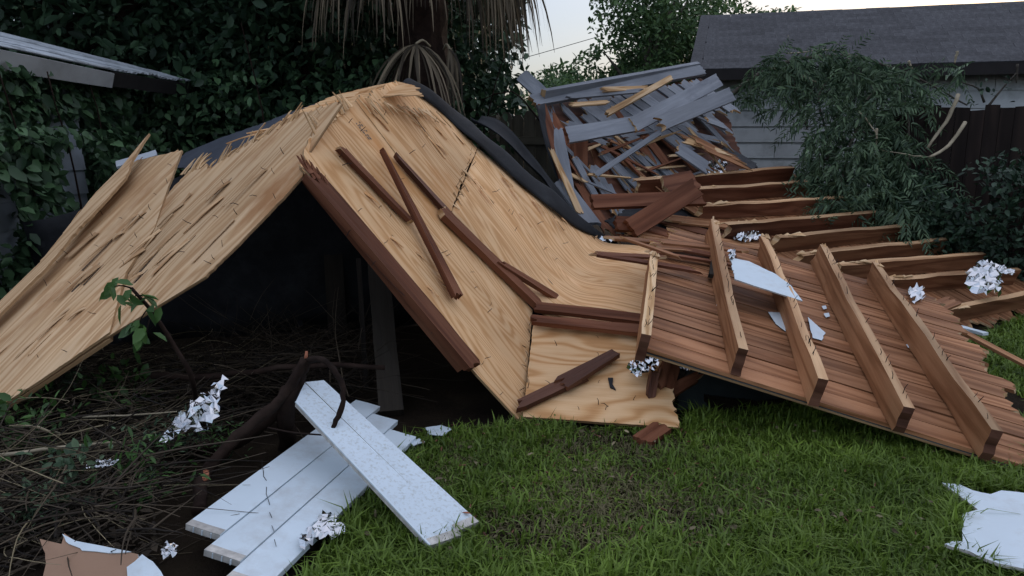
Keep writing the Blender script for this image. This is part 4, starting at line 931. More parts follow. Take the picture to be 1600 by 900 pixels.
# ---- big red brown timbers between the sections
TN = Vector((.1, -.75, .55))
lbl_plank('heavy_timber', at(925, 316, 6.3), at(1095, 310, 6.7), .13, .045, Vector((0, -.8, .5)), RED, 'red brown timber lying level in front of the grey wreckage', jag0=.008, jag1=.02)
lbl_plank('heavy_timber', at(985, 358, 6.2), at(1085, 295, 6.55), .17, .06, Vector((.3, -.8, .5)), RED, 'thick red brown timber slanting up from the felt', jag0=.01, jag1=.03)
lbl_plank('heavy_timber', at(963, 350, 6.25), at(1000, 352, 6.3), .13, .05, Vector((0, -.8, .5)), RED, 'short red brown stub at the foot of the slanting timber', jag0=.02, jag1=.01)
lbl_plank('heavy_timber', at(1040, 292, 6.8), at(1085, 282, 7.0), .2, .05, Vector((-.2, -.8, .4)), RED, 'split red brown timber end between grey boards and rafters', jag0=.03, jag1=.03, end=RAW)
lbl_plank('heavy_timber', at(905, 222, 7.3), at(904, 280, 7.15), .14, .10, Vector((.3, -1, .2)), RED, 'dark red upright post stub under the bent grey beam', jag0=.01, jag1=.01)
lbl_plank('heavy_timber', at(930, 225, 7.5), at(945, 292, 7.2), .14, .04, Vector((.2, -1, .4)), RED, 'chipped brown board beside the dark red post stub', jag0=.03, jag1=.02, edge_chip=.02, edge=RAW)
lbl_plank('long_edge_board', at(846, 165, 7.5), at(888, 300, 6.9), .10, .03, Vector((.5, -.8, .4)), RED, 'long red brown edge board on the left side of the grey wreckage', jag0=.02, jag1=.03)
lbl_plank('long_edge_board', at(876, 285, 6.95), at(925, 350, 6.6), .17, .03, Vector((.5, -.8, .5)), GRY, 'grey painted board end below the red brown edge board', jag0=.03, jag1=.02)
lbl_plank('bare_wood_sliver', at(862, 235, 7.05), at(905, 330, 6.65), .05, .012, Vector((.4, -.8, .4)), RAW, 'pale split board along the hanging felt strip', jag0=.05, jag1=.04, w1=.07)

# ---- grey painted porch roof, collapsed against the garage
GP = Plane((850, 160, 7.6), (1095, 120, 8.6), (960, 370, 6.6))
gp = thing('grey_porch_roof', gz(960, 380, 0), 'collapsed grey painted porch roof leaning against the garage', 'roof section')
# intact planks upper right, running down to the right between the rafters
for k in range(11):
    s = k / 10; a = (905 + 178 * s, 158 - 30 * s + rnd(-3, 3)); L_ = rnd(70, 150) if k < 6 else rnd(60, 95)
    b = (a[0] + L_ * .86, a[1] + L_ * .62)
    p, q = GP.hit(*a, rnd(-.02, .01)), GP.hit(*b, rnd(-.02, .01))
    plank('grey_board', p, q, .135, .02, GP.n + Vector((rnd(-.06, .06), rnd(-.06, .06), 0)), GRY, gp, end=RAW, jag0=.02, jag1=.06)
# fanned broken planks, lower part
fan = [((862, 180), (905, 258)), ((884, 172), (960, 262)), ((930, 215), (985, 300)), ((952, 205), (1030, 278)), ((975, 210), (1050, 272)), ((1000, 205), (1045, 262)), ((900, 250), (938, 318)), ((925, 262), (962, 330)), ((940, 238), (1010, 305)), ((1000, 235), (1040, 282)), ((1030, 212), (1088, 268)), ((1048, 190), (1110, 232)), ((1062, 205), (1125, 220)), ((870, 205), (890, 300)), ((948, 290), (985, 352)), ((905, 290), (950, 360)), ((985, 262), (1040, 330)), ((1085, 170), (1135, 205)), ((890, 195), (945, 225)), ((915, 180), (985, 245)), ((960, 170), (1010, 240)), ((860, 170), (880, 240)), ((1020, 250), (1060, 290)), ((1090, 180), (1130, 222))]
for k, (a, b) in enumerate(fan):
    off = -.06 + .012 * (k % 7); p, q = GP.hit(*a, off), GP.hit(*b, off + rnd(-.03, .03))
    plank('grey_board', p, q, rnd(.06, .14), .018, GP.n + Vector((rnd(-.22, .22), rnd(-.15, .15), 0)), GRY if k % 5 else RED, gp, end=RAW, jag0=.06, jag1=.10, w1=rnd(.04, .13), bow=rnd(-.01, .02))
for k in range(30):   # bare slivers and lath among them
    a = (rnd(870, 1080), rnd(165, 300)); an = rnd(.4, 1.0) if k % 2 else rnd(-.5, .1); L_ = rnd(30, 90); b = (a[0] + L_ * math.cos(an), a[1] + L_ * math.sin(an))
    p, q = GP.hit(*a, rnd(-.02, .06)), GP.hit(*b, rnd(-.02, .08))
    plank('lath', p, q, rnd(.02, .06), .012, GP.n + Vector((rnd(-.3, .3), rnd(-.2, .2), 0)), random.choice((RAW, RED, GRY, BRD)), gp, end=RAW, jag0=.03, jag1=.05, w1=.015)
# backing panel of torn sheathing so that the layers close
o = PXL(GP, [(850, 165), (1095, 122), (1140, 190), (1165, 262), (1045, 285), (960, 365), (905, 330)], -.10)
sheet('torn_sheathing', jag_outline(o, [.02] * 7), GP.n, .015, Vector((1, .3, 0)), [DKB, RAW], gp)
def beam(name, a, b, Ya, Yb, w, t, nrm, mat=GRY, **kw):
    return plank(name, at(*a, Ya), at(*b, Yb), w, t, nrm, mat, gp, **kw)
beam('top_beam', (832, 158), (1096, 110), 7.5, 8.75, .13, .045, Vector((.05, -.8, .45)), end=RAW, jag0=.02, jag1=.02, stations=8)
beam('top_beam_cap', (850, 148), (1090, 104), 7.55, 8.8, .05, .10, Vector((.05, -.5, .8)), end=RAW, jag0=.02)
beam('bent_rafter', (885, 212), (992, 194), 6.95, 7.35, .15, .045, Vector((.1, -.85, .3)), end=RED, jag0=.006, jag1=.01)
beam('bent_rafter', (988, 196), (1122, 126), 7.3, 8.3, .15, .045, Vector((.4, -.8, .45)), end=RAW, jag0=.01, jag1=.01)
beam('broken_rafter', (1034, 192), (1142, 148), 7.3, 8.0, .15, .045, Vector((.25, -.8, .35)), end=RAW, jag0=.06, jag1=.01)
beam('thin_stick', (930, 274), (1032, 206), 6.9, 7.3, .05, .03, Vector((.25, -.8, .5)), end=RAW, jag0=.015, jag1=.01)
beam('bare_brace', (948, 178), (1048, 122), 7.5, 8.2, .06, .035, Vector((.3, -.7, .6)), mat=RAW, end=RAW, jag0=.03, jag1=.01)
beam('split_board', (945, 140), (1012, 138), 7.75, 8.0, .06, .02, Vector((.1, -.7, .6)), mat=RAW, jag0=.06, jag1=.05)
beam('split_board', (888, 152), (1000, 142), 7.6, 7.9, .05, .02, Vector((.1, -.7, .6)), mat=GRY, jag0=.06, jag1=.05)
beam('split_board', (895, 164), (950, 160), 7.5, 7.7, .05, .02, Vector((.1, -.7, .6)), mat=RAW, jag0=.06, jag1=.05)
beam('grey_end_board', (1060, 232), (1104, 262), 7.3, 7.3, .17, .02, GP.n, end=RAW, jag0=.03, jag1=.03)
beam('grey_end_board', (1105, 188), (1132, 198), 7.6, 7.7, .08, .02, GP.n, end=RAW, jag0=.03, jag1=.03)
for k in range(9):
    x_ = rnd(0, 1); beam('torn_face', (1062 + 40 * x_, 208 + 22 * x_ + rnd(-4, 6)), (1120 + 45 * x_, 232 + 28 * x_ + rnd(-3, 8)), 7.45 + .02 * k, 7.55 + .02 * k, rnd(.04, .1), .012, GP.n + Vector((rnd(-.2, .2), 0, 0)), mat=random.choice((RAW, BRD, RAF)), end=RAW, jag0=.06, jag1=.07, w1=rnd(.02, .06))
lbl_plank('grey_board_end', at(815, 118, 7.7), at(852, 152, 7.6), .14, .04, Vector((-.2, -.8, .5)), GRY, 'grey painted board end poking up beside the palm vines', cat='board', jag0=.01, end=RAW)
lbl_plank('dark_board', at(1130, 232, 8.0), at(1180, 262, 7.9), .14, .02, Vector((0, -.5, .9)), SHG, 'dark shingle covered board at the garage wall foot', cat='board', jag0=.02, jag1=.02)

# ================================================================ LOOSE THINGS ON THE GROUND
def pane(name, pts, nrm, t, gdir, mats, label, cat, jag=None, parent=None):
    o = sheet(name, jag_outline(pts, jag or [0] * len(pts)), nrm, t, gdir, mats, parent)
    if label: tag(o, label, cat)
    return o
# white interlocking planks, lower stack
PA = Plane(gz(290, 822, .13), gz(600, 650, .10), gz(450, 905, .05))
wp = thing('white_plank_panel', gz(440, 780, 0), 'smooth white plastic plank panel lying under the speckled one', 'panel', 'white plastic panels')
rows = [((290, 824), (335, 849), (488, 712), (462, 640), (455, 646)), ]
pd = (PA.hit(575, 632) - PA.hit(310, 836)).normalized(); pw_ = PA.n.cross(pd).normalized()
q0 = PA.hit(289, 823); q1 = PA.hit(332, 862)
if (PA.hit(450, 905) - q0).dot(pw_) < 0: pw_ = -pw_
def uv_a(p): return (p - q0).dot(pd), (p - q0).dot(pw_)
u1, v1 = uv_a(PA.hit(335, 848)); ub, vb = uv_a(PA.hit(450, 912)); ue, ve = uv_a(PA.hit(572, 632)); ue2, ve2 = uv_a(PA.hit(606, 655)); ue3, ve3 = uv_a(PA.hit(638, 680))
wdt = v1
spans = [(0, ue, 0), (uv_a(PA.hit(332, 866))[0], ue2, 1), (uv_a(PA.hit(392, 905))[0] - .03, ue3, 2)]
for u0, ux, k in spans:
    v0 = wdt * k
    P0 = q0 + pd * u0 + pw_ * (v0 + wdt / 2) - PA.n * (.012 * 0 + .004 * k); P1 = q0 + pd * ux + pw_ * (v0 + wdt / 2) - PA.n * (.004 * k)
    o = plank('white_plank', P0, P1, wdt - .004, .024, PA.n, VIN, wp, end=VINE, cols=2, stations=4, rough=.0006)
    # dirty unpainted tongue at the near end
    plank('end_band', P0 - pd * .001 + PA.n * .0125, P0 + pd * .035 + PA.n * .0125, wdt - .006, .002, PA.n, VINE, o, cols=2, stations=1, rough=.0003)
    for s in (.25, .5, .75):
        plank('end_web', P0 - pd * .004 + pw_ * (wdt * (s - .5)) - PA.n * .0, P0 + pd * .01 + pw_ * (wdt * (s - .5)), .004, .02, PA.n, VIN, o, cols=1, stations=1, rough=0)
mb = MB(); c0, c1 = PA.hit(410, 718, .014), PA.hit(430, 855, .012)
cr = [c0.lerp(c1, i / 14) + pd * rnd(-.008, .008) for i in range(15)]
for i in range(0, 14):
    if random.random() < .75: tube_mb(mb, [cr[i], cr[i + 1]], [.0015, .0012], 4)
cr_o = mb.build('crack_line', [DRK], wp); cr_o['kind'] = 'stuff'
# speckled double plank on top
PB = Plane(gz(675, 852, .045), gz(748, 814, .045), gz(470, 600, .42))
wb = thing('white_plank_panel', gz(675, 853, 0), 'speckled white plastic double plank propped across the smooth panel', 'panel', 'white plastic panels')
a0, a1, b0, b1 = PB.hit(672, 853), PB.hit(462, 628), PB.hit(748, 815), PB.hit(506, 594)
m0 = PB.hit(716, 834); m1 = PB.hit(482, 600)
for (p, q, r_, s, ext) in ((a0, PB.hit(722, 836), PB.hit(476, 598), a1, 0), (PB.hit(715, 830), b0, b1, PB.hit(477, 597), 1)):
    o = sheet('white_plank', [p, q, r_, s], PB.n, .024, (s - p), [VINS, VINE], wb)
    dd = (s - p).normalized(); pane('end_band', [p + PB.n * .0015, q + PB.n * .0015, q + dd * .035 + PB.n * .0015, p + dd * .035 + PB.n * .0015], PB.n, .001, dd, [VINE, VINE], None, None, parent=o)
plank('groove_lip', a0 + PB.n * .002, a1 + PB.n * .002, .008, .006, PB.n, VIN, wb, cols=1, stations=2, rough=0)
lf = PB.hit(722, 800, .003); o = sheet('fallen_leaf', [lf, lf + Vector((.02, .004, 0)), lf + Vector((.035, -.008, -.002)), lf + Vector((.016, -.008, 0))], PB.n, .002, Vector((1, 0, 0)), [ORNG, ORNG]); tag(o, 'small orange leaf on the speckled white panel', 'leaf')
# torn white sheet on the lawn, right
PW = Plane(gz(1500, 800, .06), gz(1600, 765, .065), gz(1600, 890, .075))
pts = PXL(PW, [(1472, 754), (1500, 757), (1520, 766), (1548, 772), (1565, 766), (1600, 770), (1680, 775), (1680, 905), (1560, 880), (1504, 858), (1476, 850), (1490, 845), (1504, 846), (1505, 802), (1528, 796)])
pane('torn_white_sheet', pts, PW.n, .012, Vector((1, 0, 0)), [BRDP, VINE], 'torn white sheet lying on the lawn at the right', 'sheet', [.004, .006, .008, .006, .006, .006, 0, 0, .006, .006, .004, .003, .004, .006, .012])
# brown paper board bottom left
PC = Plane(gz(60, 840, .16), gz(260, 890, .12), gz(80, 905, .10))
pts = PXL(PC, [(62, 842), (96, 850), (100, 833), (118, 846), (150, 852), (180, 858), (216, 866), (246, 888), (262, 920), (60, 930), (72, 880)])
cb = thing('torn_paper_board', gz(150, 895, 0), 'torn brown paper faced board in the brush at lower left', 'board')
pane('board_face', pts, PC.n, .012, Vector((1, 0, 0)), [CARD, BRDP], None, None, [.004, .006, .006, .006, .005, .005, .008, .005, 0, 0, .01], cb)
pts = PXL(PC, [(97, 834), (118, 845), (150, 851), (205, 862), (170, 864), (128, 860), (103, 846)], .004); pane('white_torn_edge', pts, PC.n, .003, Vector((1, 0, 0)), [BRDP, BRDP], None, None, [.003, .004, .004, .005, .006, .006, .004], cb)
pts = PXL(PC, [(198, 886), (222, 866), (246, 886), (264, 915), (200, 915)], .005); pane('white_paper_flap', pts, PC.n, .003, Vector((1, 0, 0)), [BRDP, BRDP], None, None, [.004, .006, .004, 0, 0], cb)
# white panel caught on the rafters of the front section
pts = PXL(FD, [(1140, 402), (1170, 408), (1212, 428), (1236, 446), (1254, 470), (1190, 450), (1148, 436)], .155)
pane('white_ceiling_panel', pts, FD.n + Vector((0, -.05, 0)), .008, Vector((1, -.2, 0)), [BRDP, VINE], 'white ceiling panel caught across two rafters of the plank roof', 'panel', [.006, .004, .004, .006, .002, .002, .008])
for i, (pp, lab) in enumerate((([(1200, 487), (1222, 488), (1228, 518), (1212, 506)], 'curved white scrap left of the second rafter on the plank roof'), ([(1262, 495), (1290, 520), (1284, 532), (1270, 528)], 'dark backed white scrap right of the second rafter on the plank roof'), ([(1312, 500), (1332, 498), (1330, 512), (1322, 514)], 'small white chip below the third rafter on the plank roof'))):
    pane('white_scrap', PXL(FD, pp, .012), FD.n, .004, Vector((1, 0, 0)), [BRDP, FELT], lab, 'scrap', [.004] * 4)
a, b = on(FD, (1118, 398), (1112, 432), .035); lbl_plank('grey_offcut', a, b, .045, .03, FD.n, POST, 'small grey offcut leaning on the first rafter of the plank roof', jag0=.01, jag1=.01)
for x, y, s, lab in ((1122, 455, 5, 'upper white paper chip right of the first front rafter foot'), (1124, 478, 5, 'lower white paper chip beside the first front rafter'), (1288, 480, 4, 'upper white paper chip left of the third front rafter'), (1292, 492, 5, 'lower white paper chip left of the third front rafter'), (1380, 428, 5, 'white paper chip at the top of the rightmost front rafter'), (1060, 380, 4, 'white paper chip on the split boards behind the edge rafter'), (1396, 470, 4, 'white paper chip beside the foil shred'), (1420, 540, 4, 'white paper chip between the two rightmost front rafters')):
    r_ = PXL(FD, [(x - s, y - 2), (x + s * .6, y - s * .7), (x + s, y + 2), (x - 1, y + s * .8)], .008)
    o = pane('paper_chip', r_, FD.n, .002, Vector((1, 0, 0)), [BRDP, BRDP], lab, 'scrap', [.003] * 4); o['group'] = 'paper chips on the roof boards'
for pp, lab in (([(664, 668), (690, 664), (706, 670), (690, 680), (670, 678)], 'white scrap in the grass under the plywood, the larger of two'), ([(640, 690), (655, 685), (664, 690), (645, 697)], 'white scrap in the grass beside the panel corner, the smaller of two')):
    pane('white_scrap', [gz(a, b, .05) for a, b in pp], Vector((0, -.1, 1)), .004, Vector((1, 0, 0)), [BRDP, BRDP], lab, 'scrap', [.006] * 5)
# foil pieces
def gplane(a, b, c): return [gz(*q) for q in (a, b, c)]
def foil_px(px, plane_pts, amp, label, seed, step=.018, off=0.0):
    pl = plane_pts if isinstance(plane_pts, Plane) else Plane(*plane_pts)
    return foil('crumpled_foil', [pl.hit(a, b, off) for a, b in px], pl.n, amp, label, 'foil', 'pieces of foil', seed, step)
PF1 = Plane(at(255, 688, 3.05), at(345, 595, 3.25), at(340, 660, 3.1))
foil_px([(250, 690), (282, 645), (312, 620), (336, 600), (352, 590), (348, 612), (344, 640), (330, 664), (312, 676), (290, 672)], PF1, .022, 'long crumpled silver foil strip standing in the brush', 1, .014)
PF2 = Plane(gz(470, 850, .1), gz(535, 830, .12), gz(500, 800, .12))
foil_px([(468, 862), (472, 840), (486, 818), (500, 806), (514, 796), (520, 808), (534, 820), (536, 836), (520, 842), (500, 842), (490, 856)], PA, .012, 'crumpled foil lying on the smooth white plank panel', 2, .010, .015)
PF3 = Plane(at(982, 580, 3.95), at(1030, 575, 3.95), at(1005, 560, 4.05))
foil_px([(982, 572), (1000, 560), (1024, 552), (1030, 566), (1022, 580), (1000, 586), (984, 584)], PF3, .02, 'bright foil crumpled at the edge of the low plywood sheet', 3, .014)
foil_px([(1058, 568), (1080, 560), (1092, 572), (1076, 582), (1060, 580)], Plane(at(1060, 575, 4.1), at(1090, 570, 4.1), at(1075, 560, 4.2)), .02, 'small foil under the plank roof corner beside the block', 4, .014)
foil_px([(1508, 425), (1524, 412), (1548, 408), (1564, 414), (1566, 436), (1560, 462), (1536, 464), (1514, 448)], Plane(at(1510, 440, 6.0), at(1560, 440, 6.05), at(1535, 410, 6.2)), .06, 'big crumpled foil bundle on the rafters at right', 5, .026)
foil_px([(1560, 414), (1586, 424), (1582, 430), (1562, 426)], Plane(at(1560, 420, 6.1), at(1586, 425, 6.1), at(1570, 410, 6.2)), .02, 'small foil tail beside the big foil bundle', 6, .02)
foil_px([(1418, 455), (1430, 450), (1444, 454), (1440, 468), (1426, 474)], FD, .025, 'foil bit behind the rightmost front rafter', 7, .016, .02)
foil_px([(1378, 466), (1396, 474), (1400, 484), (1384, 480)], FD, .015, 'foil shred left of the rightmost front rafter', 8, .014, .02)
foil_px([(1142, 372), (1168, 362), (1190, 364), (1184, 376), (1160, 378)], RD, .03, 'foil strip caught between the rear rafters near their middle', 9, .022, .05)
foil_px([(1086, 262), (1104, 256), (1122, 252), (1136, 258), (1130, 268), (1098, 270)], RD, .04, 'shiny foil on the rearmost rafter by the grey boards', 10, .026, .16)
foil_px([(926, 370), (945, 372), (968, 376), (962, 380), (930, 378)], RS, .02, 'thin foil at the end of the black felt', 11, .02, .03)
foil_px([(1138, 392), (1146, 390), (1150, 404), (1140, 408)], FD, .015, 'foil tuft on top of the first front rafter', 12, .014, .15)
foil_px([(122, 732), (142, 722), (184, 716), (182, 726), (150, 732)], Plane(gz(122, 732, .2), gz(184, 722, .2), gz(150, 716, .22)), .008, 'flat white foil scrap in the brush at left', 13, .012)
foil_px([(248, 858), (262, 850), (278, 852), (274, 868), (256, 874)], Plane(gz(250, 862, .12), gz(276, 860, .12), gz(262, 850, .13)), .012, 'crumpled foil scrap between the brown board and white panel', 14, .01)

# ---- timber posts standing in the dark under the ridge
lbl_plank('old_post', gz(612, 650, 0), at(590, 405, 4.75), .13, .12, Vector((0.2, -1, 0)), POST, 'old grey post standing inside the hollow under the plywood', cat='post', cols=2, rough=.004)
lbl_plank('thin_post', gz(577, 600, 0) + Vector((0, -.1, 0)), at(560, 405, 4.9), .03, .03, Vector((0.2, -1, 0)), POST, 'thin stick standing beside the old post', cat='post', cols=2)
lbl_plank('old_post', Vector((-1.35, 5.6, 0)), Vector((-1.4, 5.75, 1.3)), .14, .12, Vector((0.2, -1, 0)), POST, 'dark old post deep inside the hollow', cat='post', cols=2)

# ---- dark limbs and the bent branch
lb = thing('fallen_branch', gz(470, 640, .0), 'dark wet fallen branch with a bent arm over the white panels', 'branch')
branch('main_limb', [gz(312, 800, .05), at(320, 742, 2.95), at(372, 682, 3.05), at(440, 622, 3.15), at(478, 562, 3.2)], .028, .02, BARK, lb, n=26, sides=9, jit=.006, wob=.25)
branch('side_limb', [at(300, 700, 3.35), at(370, 690, 3.3), at(432, 640, 3.25), at(452, 610, 3.25)], .03, .04, BARK, lb, n=12, sides=8)
branch('bent_arm', [at(478, 564, 3.2), at(505, 562, 3.15), at(530, 590, 3.1), at(536, 628, 3.05), at(524, 662, 3.0), at(514, 684, 2.98)], .013, .011, BARK, lb, n=22, sides=8, jit=.003, wob=.2)
branch('upright_limb', [gz(452, 700, .0), at(446, 640, 3.2), at(466, 590, 3.22), at(482, 562, 3.2)], .045, .022, BARK, lb, n=16, jit=.006, wob=.25, sides=9)
branch('broken_tip', [at(478, 566, 3.2), at(479, 549, 3.2)], .010, .006, ORNG, lb, n=2, sides=7)
branch('twig', [at(418, 668, 3.05), at(460, 676, 3.0), at(510, 680, 2.98)], .003, .004, BARK, lb, n=6, sides=5)
for q in ((322, 742), (312, 770), (318, 755)): foil('torn_bark', [at(q[0] - 4, q[1] - 8, 2.9), at(q[0] + 4, q[1] - 8, 2.9), at(q[0] + 4, q[1] + 8, 2.88), at(q[0] - 4, q[1] + 8, 2.88)], Vector((0, -1, .3)), .004, None, mat=ORNG, parent=lb, step=.008)
lb2 = thing('fallen_branch', gz(420, 590, .1), 'long dark branch lying level behind the bent one', 'branch')
branch('main_limb', [at(240, 590, 3.7), at(360, 585, 3.7), at(470, 572, 3.65), at(600, 575, 3.7)], .02, .012, BARK, lb2, n=14, jit=.01)
for i, (p, lab) in enumerate((([(230, 470), (262, 520), (285, 560), (300, 595)], None),)):
    sp = thing('young_sapling', gz(300, 640, 0), 'broken sapling with bright green leaves against the left plywood', 'sapling')
    pts = [at(205, 450, 3.05), at(240, 490, 3.1), at(275, 545, 3.15), at(300, 592, 3.2), gz(310, 660, .0)]
    branch('stem', pts, .007, .013, BARK, sp, n=14, sides=7, wob=.05)
    tw = [(205, 450), (190, 440), (170, 445), (215, 470), (232, 482), (240, 495), (225, 500), (212, 512), (205, 505)]
    P = []; D = []
    for k in range(34):
        a = random.choice([(210, 452), (185, 442), (172, 452), (225, 478), (215, 508), (228, 520), (240, 470), (200, 470)]); p = at(a[0] + rnd(-12, 12), a[1] + rnd(-10, 10), 3.02 + rnd(-.05, .06)); P.append(tuple(p)); D.append((rnd(-1, 1), rnd(-.6, .2), rnd(-1, .35)))
    for k in range(len(P)):
        V, F, rv = leaf_arrays(np.array(P[k:k + 1]), np.array(D[k:k + 1]), np.array([rnd(.055, .085)]), .62, .1, .3); np_mesh('leaf', V, F, [LF_BR], sp, rv)
    for a, b in (((205, 450), (172, 450)), ((212, 462), (240, 470)), ((232, 482), (215, 510)), ((238, 490), (228, 522))): branch('twig', [at(*a, 3.05), at((a[0] + b[0]) / 2, (a[1] + b[1]) / 2 - 4, 3.03), at(*b, 3.02)], .004, .002, BARK, sp, n=5, sides=5)

# ---- brush: uncountable twigs and dry stems
def twigs(n, region, L, r, zr, name, mat, label, flat=.35, curve=.4, fan=None, sides=3, steps=6):
    Vs = []; Fs = []; rvs = []; base = 0
    for i in range(n):
        x, y = region(); z = rnd(*zr) * (.3 + .7 * random.random()); az = rnd(0, 6.283) if fan is None else fan(x, y) + random.gauss(0, .35)
        p = Vector((x, y, z)); d = Vector((math.cos(az), math.sin(az), rnd(-.1, flat))).normalized(); l = rnd(*L); rr = rnd(*r); c = random.random(); cv = Vector((rnd(-curve, curve), rnd(-curve, curve), rnd(-curve, curve * .3)))
        pts = []
        for s in range(steps + 1):
            pts.append(p.copy()); d = (d + cv * (1.0 / steps) + Vector((rnd(-.06, .06), rnd(-.06, .06), rnd(-.06, .06)))).normalized(); p = p + d * (l / steps)
            if p.z < .01: p.z = .01; d.z = abs(d.z) * .3
        for s, q in enumerate(pts):
            dd = (pts[min(s + 1, steps)] - pts[max(s - 1, 0)]).normalized(); u = dd.orthogonal().normalized(); w = dd.cross(u); R_ = rr * (1 - .7 * s / steps)
            for k in range(sides):
                a = k * 6.283 / sides; Vs.append(tuple(q + u * (math.cos(a) * R_) + w * (math.sin(a) * R_))); rvs.append(c)
        for s in range(steps):
            for k in range(sides):
                k2 = (k + 1) % sides; b = base + s * sides; Fs.append((b + k, b + k2, b + sides + k2, b + sides + k))
        base += (steps + 1) * sides
    o = np_mesh(name, np.array(Vs), np.array(Fs), [mat], None, np.array(rvs)); tag(o, label, 'brush', kind='stuff'); return o
bx = pt((-60, 905), (250, 905), (250, 790), (330, 700), (400, 630), (560, 590), (520, 560), (300, 560), (120, 600), (0, 650), (-150, 700)); bx = [(a, max(b, 2.2)) for a, b in bx]
def reg_b():
    while True:
        x, y = rnd(-2.6, -.4), rnd(2.15, 4.6)
        if in_poly(np.array([x]), np.array([y]), bx)[0]: return x, y
sx_ = pt((-60, 905), (200, 905), (215, 800), (250, 720), (330, 650), (380, 590), (300, 560), (120, 600), (0, 650), (-150, 700)); sx_ = [(a, max(b, 2.2)) for a, b in sx_]
def reg_s():
    while True:
        x, y = rnd(-2.6, -.4), rnd(2.15, 4.6)
        if in_poly(np.array([x]), np.array([y]), sx_)[0]: return x - .15, y
def reg_in(): return rnd(-2.0, -.85), rnd(3.7, 5.2)
twigs(1500, reg_b, (.15, .6), (.0018, .007), (.0, .34), 'brush_twigs', TWIG, 'tangle of thin dark twigs covering the ground at lower left')
twigs(300, reg_s, (.25, .8), (.0018, .0042), (.05, .38), 'dry_stems', DRY, 'pale dry stems and straw arching through the brush', flat=.35, curve=1.3, fan=lambda x, y: rnd(.1, .9) if random.random() < .45 else rnd(0, 6.28), steps=9)
twigs(420, reg_in, (.2, .8), (.0015, .005), (.0, .3), 'brush_twigs', TWIG, 'dark twigs and litter inside the hollow under the plywood', flat=.8)
for a, b, c, rr, lab in (((0, 712), (90, 700), (190, 690), .009, 'pale thick dry stalk lying across the brush, the longest'), ((20, 665), (60, 668), (96, 680), .008, 'short pale dry stalk in the brush near the left edge'), ((130, 652), (220, 648), (330, 640), .005, 'thin straight dry stalk reaching towards the foil strip')):
    o = branch('dry_stalk', [gz(a[0], a[1], .22), gz(b[0], b[1], .25), gz(c[0], c[1], .2)], rr, rr * .6, DRY if False else PALE, None, n=8, sides=6, jit=.004); tag(o, lab, 'stalk')
# leaf litter
n_ = 2600; xy = [reg_b() for _ in range(n_)]
P = np.array([(x, y, rnd(.005, .09)) for x, y in xy]); V, F, rv = leaf_arrays(P, np.random.normal(size=(n_, 3)) * np.array([1, 1, .25]), np.random.uniform(.02, .06, n_), .5, 0, .2)
tag(np_mesh('leaf_litter', V, F, [TWIG], None, rv), 'dead dark leaf litter between the twigs', 'litter', kind='stuff')
# green weeds growing through
for i, (px, py, s, lab) in enumerate(((20, 720, 1.1, 'green weed at the left edge above the brown board'), (110, 770, .8, 'green weed in the brush above the brown board'), (190, 640, 1.0, 'leafy weed below the left plywood edge'), (95, 635, .8, 'small leafy weed near the lower left plywood corner'), (230, 770, .9, 'grassy weed left of the dark branch'), (300, 690, .7, 'grassy weed beside the dark branch and foil strip'), (345, 700, .6, 'thin grassy weed under the dark branch'), (60, 810, .7, 'small weed just above the brown board'), (45, 690, 1.0, 'leafy weed left of the white scrap in the brush'), (235, 720, .7, 'low green weed between the white scrap and dark branch'))):
    b = gz(px, py, .08); root = thing('weed', (b.x, b.y, 0), lab, 'weed')
    n_ = 120; P = np.array([(b.x + random.gauss(0, .1 * s), b.y + random.gauss(0, .08 * s), rnd(.05, .34) * s) for _ in range(n_)])
    leaves('foliage', P, rand_dirs(n_, (0, -.2, .6)), np.random.uniform(.03, .075, n_) * s, LF_LIMB if i % 2 else LF_BR, root, .3 if i > 3 else .6)
    for k in range(4): branch('stem', [Vector((b.x, b.y, 0)), Vector((b.x + rnd(-.06, .06), b.y + rnd(-.05, .05), .1 * s)), Vector((b.x + rnd(-.1, .1), b.y + rnd(-.06, .06), .2 * s))], .003, .0015, LF_LIMB, root, n=4, sides=4)

# splinters and dead leaves scattered in the lawn
mb = MB()
for k in range(130):
    q = gz(rnd(640, 1500), 670 + 220 * random.random() ** 1.6, .0); q.z = rnd(.02, .05); an = rnd(0, 6.28); L_ = rnd(.008, .035)
    plank_mb(mb, q, q + Vector((math.cos(an), math.sin(an), rnd(-.3, .3))) * L_, rnd(.003, .008), .003, Vector((rnd(-.3, .3), rnd(-.3, .3), 1)), w1=rnd(.002, .008), cols=2, stations=2)
sp_o = mb.build('wood_litter', [DKB, RAW, RED]); tag(sp_o, 'small wood splinters scattered over the lawn', 'litter', kind='stuff')
n_ = 260; P = np.array([(*tuple(gz(rnd(560, 1600), rnd(670, 890), 0))[:2], rnd(.01, .05)) for _ in range(n_)]); V, F, rv = leaf_arrays(P, np.random.normal(size=(n_, 3)) * np.array([1, 1, .3]), np.random.uniform(.015, .04, n_), .5, 0, .3)
tag(np_mesh('leaf_litter', V, F, [DRY], None, rv), 'dry fallen leaves scattered over the lawn', 'litter', kind='stuff')

